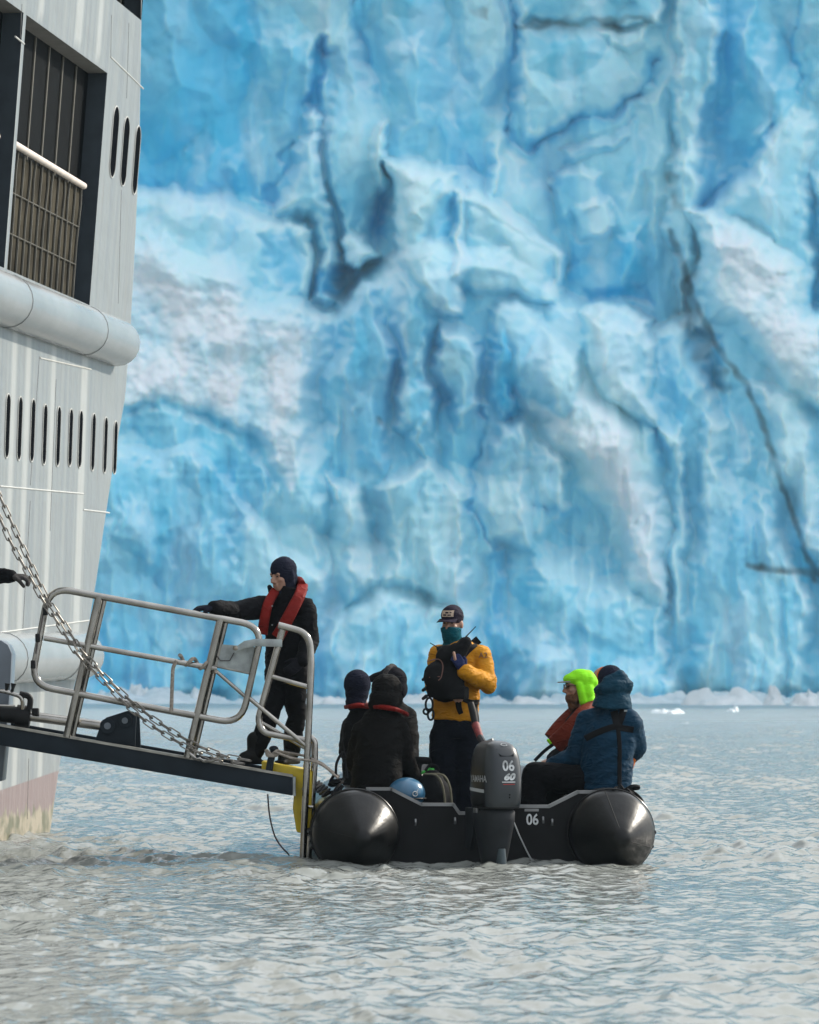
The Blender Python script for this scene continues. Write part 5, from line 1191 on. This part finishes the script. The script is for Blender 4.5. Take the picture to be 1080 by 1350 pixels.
# --- person on the gangway, hand on the rail
def boarder():
    s = Person('person in black parka with open red life vest, one hand on the gangway rail', 30.95, (360, 1010))
    hd = {'r': (Vector((-.97, -.15, -.05)), Vector((-.1, -.25, .95)), .35), 'l': (Vector((-.6, -.3, -.5)), Vector((.3, -.9, 0)), .6)}
    s.body(dict(head=(372, 759), neck=(381, 787), chest=(381, 815), waist=(380, 855), pel=(378, 890), sr=(354, 799, .04), er=(313, 806, -.22), wr=(281, 801, -.47), sl=(401, 802, -.10), el=(409, 845, -.12), wl=(398, 872, -.26),
                hr=(366, 898), kr=(355, 945, -.08), ar=(336, 993, -.12), tr=(322, 999, -.2), hl=(388, 898), kl=(391, 945), al=(384, 992, .02), tl=(374, 999, -.08)), (-.70, -.70, -.17), .97, hdir=hd)
    s.trousers(M_pants, (.090, .070, .060), .008, 5, waist=(379, 868))
    s.jacket(M_darkj, [((378, 897), .165, .135), ((379, 880), .165, .14), ((380, 850), .172, .145), ((381, 825), .182, .15), ((381, 808), .172, .13), ((381, 796), .13, .10), ((382, 784), .085, .08), ((384, 775), .075, .08)], (.085, .068, .052), .011, 8., 11)
    s.gloves(M_glove, hd, 'r', .006)
    s.gloves(M_blackk, hd, 'l', .004)
    # hood over a knitted hat, open at the face
    s.shell([('e', (0, -.022, .042), (.092, .110, .100)), ('e', (0, -.035, -.02), (.088, .092, .10)), ('c', (-.072, -.018, -.05), (-.045, .015, -.135), .026, .030), ('c', (.072, -.018, -.05), (.045, .015, -.135), .026, .030), ('c', (-.03, .04, -.128), (.03, .04, -.128), .032, .032), ('c', (-.074, -.02, .02), (-.07, -.02, -.06), .028, .028), ('c', (.074, -.02, .02), (.07, -.02, -.06), .028, .028), ('e', (0, -.03, -.12), (.085, .085, .07))], 'hood', M_navyk, .007, 3, .004, 12)
    m = MB(); m.limb([s.q(.062, .085, -.07), s.q(.062, .07, -.11), s.q(.04, .05, -.15)], [.018, .026, .032]); blob(m, 'collar', M_darkj, s.root, .008, 3)
    jk = s.k['jacket']
    a = s.band([(399, 772, .02), (396, 783, -.14), (386, 803, -.225), (374, 826, -.245), (366, 840, -.235)], (.080, .095), .045, M_redv, 'life_vest', fold=.0)
    b = s.band([(363, 779, -.02), (354, 795, -.13), (349, 815, -.165), (346, 836, -.155)], (.068, .078), .045, M_redv, 'life_vest')
    s.band([(400, 773, .0), (396, 768, .08), (384, 770, .13)], (.10, .09), .05, M_redv, 'life_vest_collar', side=(.8, .3, .5))
    m = MB(); m.ell(s.p(359, 824, -.22), (.006, .004, .006)); m.ell(s.p(359, 799, -.20), (.006, .004, .006)); m.build('zip_pull', M_galv, s.root)
boarder()

# --- passengers seated on the port tube (left)
def seated_left():
    G_ = 'passengers seated along the boat tubes'
    # nearest, back turned
    s = Person('person in black quilted jacket, hood up over red vest collar, seated with back turned', 30.72, (500, 1045), G_)
    s.body(dict(head=(511, 913), neck=(508, 940), chest=(503, 968), waist=(498, 1003), pel=(495, 1030), sl=(479, 963, .02), el=(468, 1005, .08), wl=(480, 1026, .30), sr=(524, 960, .0), er=(534, 1000, .06), wr=(546, 1026, .22),
                hl=(487, 1034, .08), kl=(505, 1030, .48), al=(510, 1085, .50), hr=(503, 1034, .08), kr=(535, 1030, .44), ar=(538, 1085, .46)), (.35, .93, -.1), .98, eyes=False)
    s.trousers(M_pants)
    s.jacket(M_blackj, [((497, 1043), .19, .16), ((497, 1025), .185, .165), ((499, 1000), .175, .16), ((501, 972), .175, .155), ((504, 955), .16, .135), ((507, 943), .13, .11), ((509, 934), .09, .09)], (.080, .068, .054), .013, 6.5, 21)
    # quilting lines
    m = MB()
    s.shell([('e', (0, -.02, .028), (.112, .125, .108)), ('e', (0, -.03, -.05), (.125, .125, .09)), ('c', (-.06, -.06, -.09), (.06, -.06, -.09), .06, .06)], 'hood', M_blackj, .009, 4, .009, 10)
    s.band([(484, 929, .10), (490, 931, -.03), (503, 932, -.135), (522, 935, -.13), (533, 940, -.02), (536, 942, .1)], .038, .03, M_redv, 'vest_collar', side=(0, -.5, .8))
    # behind, navy hat
    s = Person('person in navy knitted hat and red vest collar seated behind the quilted black jacket', 31.5, (480, 1040), G_)
    s.body(dict(head=(472, 905), neck=(477, 932), chest=(481, 965), waist=(484, 1005), pel=(487, 1030), sl=(464, 958, .05), el=(458, 990, .05), wl=(475, 1015, .3), sr=(507, 952, .0), er=(516, 990, .1), wr=(515, 1015, .35),
                hl=(480, 1034, .1), kl=(505, 1030, .5), al=(508, 1080, .5), hr=(495, 1034, .1), kr=(530, 1030, .45), ar=(530, 1080, .45)), (.55, .83, -.05), .98, eyes=False)
    s.trousers(M_pants)
    s.jacket(M_darkj, [((484, 1042), .18, .15), ((483, 1010), .18, .15), ((482, 975), .185, .15), ((481, 955), .165, .13), ((479, 940), .12, .10), ((477, 930), .08, .08)], (.080, .066, .052), .007, 8., 31)
    s.shell([('e', (0, -.01, .018), (.100, .112, .112)), ('e', (0, -.01, -.055), (.088, .095, .085)), ('e', (0, -.02, -.12), (.08, .085, .08))], 'knit_hat', M_navyk, .009, 4, .003, 18)
    s.band([(457, 932, .02), (463, 931, -.09), (475, 930, -.12), (488, 932, -.05)], .042, .032, M_redv, 'vest_collar', side=(0, -.5, .8))
    # farthest, furry hood and cap peak
    s = Person('person in fur edged dark hood and peaked cap, behind the other two left passengers', 32.3, (515, 1035), G_)
    s.body(dict(head=(513, 901), neck=(518, 928), chest=(520, 960), waist=(519, 1000), pel=(518, 1025), sl=(494, 950), el=(488, 985, -.1), wl=(500, 1005, -.3), sr=(536, 945), er=(541, 985), wr=(530, 1010, -.25),
                hl=(508, 1028, -.1), kl=(508, 1025, -.4), al=(508, 1075, -.4), hr=(525, 1028, -.1), kr=(530, 1025, -.4), ar=(530, 1075, -.4)), (-.95, .2, .03), .98, eyes=True)
    s.trousers(M_pants)
    s.jacket(M_blackj, [((519, 1040), .19, .15), ((519, 1005), .19, .15), ((520, 970), .19, .15), ((519, 948), .17, .13), ((518, 935), .12, .10), ((517, 926), .08, .08)], (.080, .066, .052), .007, 8., 41)
    s.shell([('e', (0, -.025, .03), (.108, .118, .106)), ('e', (0, -.05, -.04), (.105, .10, .10))], 'hood', M_blackk, .009, 3)
    m = MB()
    rs = random.Random(4); pts = [s.q(-.10 * math.cos(a) * .85, -.02 + .03 * math.cos(a), .03 + .10 * math.sin(a)) for a in [R(-70) + R(320) * i / 20 for i in range(21)]]
    m.tube(pts, [.020 + .008 * rs.random() for _ in pts], 8); blob(m, 'fur_trim', M_fur, s.root, .008, 1, .007, 45)
    m = MB(); m.limb([s.q(0, .05, .055), s.q(0, .11, .045), s.q(0, .165, .022)], [.045, .034, .024]); blob(m, 'cap_bill', M_blackk, s.root, .008, 3)
seated_left()

def seated_right():
    G_ = 'passengers seated along the boat tubes'
    # nearest: blue jacket with black harness
    s = Person('person in blue hooded jacket with black crossed harness straps seated with back turned', 30.72, (800, 1045), G_)
    s.body(dict(head=(804, 899), neck=(806, 928), chest=(805, 960), waist=(803, 1000), pel=(800, 1030), sl=(776, 952, .08), el=(760, 996, .10), wl=(727, 1011, .22), sr=(829, 950, -.06), er=(838, 985, .1), wr=(815, 1012, .35),
                hl=(783, 1032, .03), kl=(706, 1022, .10), al=(700, 1088, .05), hr=(790, 1032, .12), kr=(728, 1024, .34), ar=(722, 1085, .30)), (-.62, .78, -.03), .98, eyes=False)
    s.J['tl'] = s.p(684, 1094, .02); s.J['tr'] = s.p(706, 1094, .28)
    s.trousers(M_pants, (.118, .098, .082), .008)
    s.jacket(M_blue, [((799, 1046), .175, .16), ((799, 1030), .185, .165), ((801, 1000), .192, .165), ((804, 972), .195, .16), ((806, 955), .175, .14), ((807, 942), .13, .11), ((807, 930), .09, .09)], (.092, .078, .058), .014, 7., 51)
    s.shell([('e', (0, -.008, .035), (.088, .106, .092)), ('e', (0, -.01, .0), (.087, .104, .07))], 'knit_hat', M_navyk, .008, 3, .0015, 20)
    # hood bunched behind the neck
    m = MB(); c = s.J['neck']; 
    m.limb([s.q(-.09, .03, -.06), s.q(-.105, -.06, -.05), s.q(-.05, -.12, -.03), s.q(.05, -.125, -.03), s.q(.10, -.06, -.06), s.q(.09, .03, -.08)], [.036, .046, .052, .054, .046, .04]); m.limb([s.q(-.08, -.07, .0), s.q(0, -.115, .035), s.q(.08, -.07, .0)], [.04, .05, .04])
    m.eloft([(s.q(0, -.02, -.19), .15, .14), (s.q(0, -.03, -.12), .13, .125), (s.q(0, -.03, -.06), .105, .115)], s.r); blob(m, 'jacket_hood', M_bhood, s.root, .010, 4, .009, 9, 14)
    jk = s.k['jacket']
    strapon = lambda pts, wd: s.strap_on(jk, pts, wd)
    strapon([(775, 975), (792, 966), (812, 959), (826, 961), (839, 963)], .045); strapon([(813, 938), (816, 952), (818, 962)], .055); strapon([(826, 936), (822, 948), (817, 960)], .05); strapon([(818, 960), (820, 985), (820, 1010), (820, 1036)], .032)
    m = MB(); m.eloft([(s.p(833, 985, .12), .02, .03), (s.p(834, 1000, .12), .03, .05), (s.p(832, 1014, .12), .015, .03)], (1, 0, 0)); blob(m, 'life_vest', M_orange, s.root, .008, 3)
    m = MB(); m.box(s.p(825, 937, -.21), (.022, .008, .012)); m.build('strap_buckle', M_galv, s.root)
    # lime hood
    s = Person('bearded person in lime green hood and glasses with rust red life vest, facing left', 31.6, (762, 1040), G_)
    s.body(dict(head=(762, 905), neck=(771, 936), chest=(766, 965), waist=(766, 1005), pel=(768, 1030), sl=(757, 956, -.14), el=(752, 992, -.18), wl=(728, 1004, -.12), sr=(766, 952, .17), er=(750, 990, .2), wr=(728, 1000, .12),
                hl=(760, 1034, -.08), kl=(712, 1022, -.12), al=(708, 1080, -.12), hr=(760, 1034, .1), kr=(712, 1022, .16), ar=(708, 1080, .16)), (-.985, -.15, -.05), 1., eyes=True)
    s.trousers(M_pants)
    s.jacket(M_darkj, [((767, 1040), .16, .15), ((766, 1005), .17, .155), ((766, 972), .18, .155), ((768, 955), .165, .13), ((770, 943), .12, .10), ((771, 934), .08, .08)], (.078, .066, .05), .007, 8., 61)
    s.shell([('e', (0, -.022, .050), (.086, .100, .082)), ('e', (0, .030, .058), (.076, .080, .048)), ('e', (0, -.062, .045), (.075, .078, .078)), ('c', (0, -.085, .075), (0, -.105, .03), .045, .05), ('e', (0, -.055, -.035), (.088, .070, .10)), ('c', (-.074, .004, .015), (-.068, -.022, -.115), .026, .032), ('c', (.074, .004, .015), (.068, -.022, -.115), .026, .032), ('e', (0, -.075, -.11), (.08, .055, .06))], 'hood', M_lime, .007, 6, .002, 8)
    m = MB(); rings = []
    for i in range(7):
        a = -1.1 + 2.2 * i / 6; rings.append([s.q(.07 * math.sin(a), .06 + .02 * math.cos(a), .046), s.q(.075 * math.sin(a), .068 + .085 * math.cos(a), .042), s.q(.075 * math.sin(a), .068 + .085 * math.cos(a), .034), s.q(.07 * math.sin(a), .06 + .02 * math.cos(a), .034)])
    m.ring_loft(rings); m.build('cap_bill', M_grim, s.root, 50)
    s.shell([('e', (0, .040, -.085), (.056, .060, .055)), ('e', (0, .035, -.135), (.048, .048, .055)), ('c', (.058, .008, -.035), (.046, .03, -.10), .020, .028), ('c', (-.058, .008, -.035), (-.046, .03, -.10), .020, .028), ('e', (0, .03, -.17), (.035, .035, .05))], 'beard', M_beard, .007, 2, .004, 50)
    for sg in (-1, 1):
        m = MB(); c = s.q(sg * .033, .098, .004); m.tube([c + (s.r * .022 * math.cos(k * math.pi / 8) + s.u * .017 * math.sin(k * math.pi / 8)) for k in range(16)], .0025, 5, closed=True); m.tube([s.q(sg * .055, .096, .008), s.q(sg * .074, .02, .012)], .0025, 5); gl = m.build('glasses', M_blk, s.root)
        m = MB(); m.ell(c, (.021, .003, .016), (s.r, s.f, s.u), 12, 6); m.build('lens', M_lens, gl)
    s.band([(786, 929, .06), (770, 940, -.21), (757, 955, -.27), (744, 970, -.27), (733, 981, -.24)], (.09, .14), .10, M_redv2, 'life_vest', side=(-.4, -.9, .1))
    s.band([(766, 933, .05), (752, 945, .05), (738, 960, .02), (728, 974, .0)], (.09, .13), .10, M_redv2, 'life_vest', side=(-.7, -.6, .3))
    m = MB(); m.cap(s.p(723, 976, -.05), s.p(727, 981, -.05), .012, .012); m.build('vest_toggle', M_lime, s.root)
    s.band([(730, 981, -.1), (718, 990, -.12), (705, 1003, -.13)], .026, .010, M_strap, 'loose_strap')
    # orange hood behind
    s = Person('person in orange hood mostly hidden behind the blue jacket', 32.3, (795, 1035), G_)
    s.body(dict(head=(794, 900), neck=(797, 930), chest=(798, 962), waist=(798, 1000), pel=(798, 1025), sl=(775, 952, -.1), el=(768, 988, -.1), wl=(760, 1005, -.1), sr=(818, 950, .1), er=(824, 985, .1), wr=(800, 1005, -.1),
                hl=(790, 1028, -.1), kl=(745, 1022, -.1), al=(742, 1075, -.1), hr=(800, 1028, .1), kr=(750, 1022, .1), ar=(748, 1075, .1)), (-.9, -.3, 0), .98, eyes=True)
    s.trousers(M_pants)
    s.jacket(M_darkj, [((798, 1035), .17, .15), ((798, 1005), .17, .15), ((798, 970), .18, .15), ((798, 950), .16, .13), ((797, 938), .12, .10), ((797, 930), .08, .08)], (.078, .066, .05), .007, 8., 71)
    s.shell([('e', (0, -.03, .03), (.095, .105, .098)), ('e', (0, -.04, -.05), (.090, .085, .10))], 'hood', M_orange, .009, 3, .003)
seated_right()

# --- another person up on the gangway: only the outstretched arm reaches into the picture
def helper():
    s = Person('person mostly out of frame at the left edge, black sleeve reaching for the chain', 30.95, (-75, 955))
    hd = {'l': (Vector((.97, -.1, -.05)), Vector((0, -.3, .95)), .9)}
    s.body(dict(head=(-72, 690), neck=(-75, 718), chest=(-77, 750), waist=(-78, 795), pel=(-78, 835), sl=(-52, 734, -.1), el=(-13, 758, -.2), wl=(17, 760, -.35), sr=(-100, 736, .1), er=(-106, 785, .1), wr=(-95, 820, -.1),
                hl=(-66, 842, -.05), kl=(-64, 895, -.05), al=(-64, 938, 0), hr=(-90, 842, .05), kr=(-92, 892, .05), ar=(-94, 932, 0)), (.9, -.3, -.1), .93, hdir=hd)
    s.trousers(M_pants, (.098, .08, .066)); s.jacket(M_darkj, [((-78, 850), .165, .14), ((-78, 800), .17, .145), ((-77, 765), .18, .15), ((-76, 745), .17, .13), ((-75, 730), .12, .10), ((-74, 718), .08, .08)], (.082, .062, .046), .007, 9., 81)
    s.gloves(M_fur, hd, 'l', .006); s.shell([('e', (0, -.02, .04), (.09, .108, .10)), ('e', (0, -.035, -.03), (.088, .09, .10))], 'knit_hat', M_blackk, .009, 3)
    s.band([(-58, 716, -.05), (-54, 740, -.2), (-60, 770, -.22)], (.09, .1), .05, M_redv, 'life_vest')
helper()
# ------------------------------------------------------------------ floating ice
M_floe = mat('floating_ice', (.52, .61, .65), .5, var=.12, vscale=.8, col2=(.66, .71, .74), bump=.4, bscale=3, bdist=.1)
def ice_lump(name, x, Y, wd, ht, dp, seed):
    rs = np.random.RandomState(seed); n = 26; u = np.linspace(-1, 1, n); X, Yy = np.meshgrid(u, u, indexing='ij'); r = np.sqrt(X ** 2 + Yy ** 2)
    th = np.arctan2(Yy, X); edge = .8 + .2 * np.sin(3 * th + seed) * np.cos(2 * th + 2 * seed)
    h = (1 - sstep(.25, 1, r / edge)) * (.65 + .6 * fbm(X * 1.7 + seed * 3.1, Yy * 1.7 + seed, seed, 3)) ; h = np.clip(h, 0, 1.4) * ht - .15
    X = X + .08 * fbm(X * 3, Yy * 3, seed + 5, 2)
    m = MB(); vs = [Vector((a * wd / 2, b * dp / 2, c)) for a, b, c in zip(X.ravel(), Yy.ravel(), h.ravel())]
    fs = [(i * n + j, (i + 1) * n + j, (i + 1) * n + j + 1, i * n + j + 1) for i in range(n - 1) for j in range(n - 1)]
    base = P(x, HY, Y); base.z = 0; m.add([v + base for v in vs], fs); o = m.build(name, M_floe, None, 50); o.data.transform(Matrix.Translation(-base)); o.location = base; ORG[o.name] = base; return o
def floes():
    g = 'ice floes below the glacier'
    big = [(182, 228, 62, 1.55, 'pale ice lump with a pointed top floating behind the gangway rail'), (262, 228, 62, 1.1, 'rounded white ice lump seen through the gangway railing'), (800, 215, 60, .35, 'low white floe just right of the blue hood in the distance'), (950, 210, 150, 1.25, 'broad humped white floe on the right, tallest on that side'), (880, 160, 90, .45, 'flat white floe far off, to the right of the blue jacket'),
           (966, 168, 34, .38, 'small bright angular floe with a lit right edge'), (1062, 205, 70, .9, 'white floe touching the right edge of the picture'), (1020, 212, 50, 1.0, 'lumpy floe between the broad humped floe and right edge'), (700, 218, 110, .6, 'long low floe behind the lime hood'), (545, 222, 100, .7, 'white floe behind the standing guide'), (430, 218, 110, .75, 'white floe seen right of the gangway person'), (905, 126, 40, .2, 'smallest floe, thin and nearly awash on the right')]
    for i, (x, Y, w_, h, lab) in enumerate(big):
        sc = Y / FPX; o = ice_lump('ice_floe', x, Y, w_ * sc, h, max(3., w_ * sc * .8), i + 3); tag(o, lab, 'ice floe', g)
    # the brash line along the foot of the glacier
    n = 700; xs = np.linspace(-420, 1500, n); q = np.linspace(0, 1, 12); Xp, Q = np.meshgrid(xs, q, indexing='ij'); Y = 236 - 16 * Q
    hh = np.sin(np.pi * np.clip(Q, 0, 1)) * (.20 + .55 * np.clip(fbm(Xp / 60, Q * 2, 7, 4, .6), -.4, 1.4) + .35 * np.exp(-((Xp - 930) / 60) ** 2) + .35 * np.exp(-((Xp - 215) / 45) ** 2)) + .16 * (.35 - np.abs(perlin(Xp / 15, Q * 3.1, 8)) - .5 * np.abs(perlin(Xp / 7, Q * 6, 9))) * (Q > .05) * (Q < .95); h2 = np.where((Q < .01) | (Q > .99), -.3, np.clip(hh, -.1, 1.3))
    co = np.stack([(Xp - CX) / FPX * Y, Y, h2], -1); o = grid_mesh('brash_ice', co, n, 12, M_floe); o['kind'] = 'stuff'; o['label'] = 'white brash ice drifting along the foot of the glacier'; o['category'] = 'brash ice'
floes()

def haze():
    m = bpy.data.materials.new('haze'); m.use_nodes = True; t = m.node_tree; t.nodes.clear(); o = t.nodes.new('ShaderNodeOutputMaterial'); v = t.nodes.new('ShaderNodeVolumePrincipled')
    v.inputs['Color'].default_value = (.66, .88, 1.0, 1); v.inputs['Density'].default_value = .00020; v.inputs['Anisotropy'].default_value = .2
    t.links.new(v.outputs[0], o.inputs['Volume']); b = MB(); b.box((0, 215, 38), (900, 600, 88)); h = b.build('haze', m, None, 0); h['kind'] = 'stuff'; h['label'] = 'thin pale haze over the water'; return h
haze()
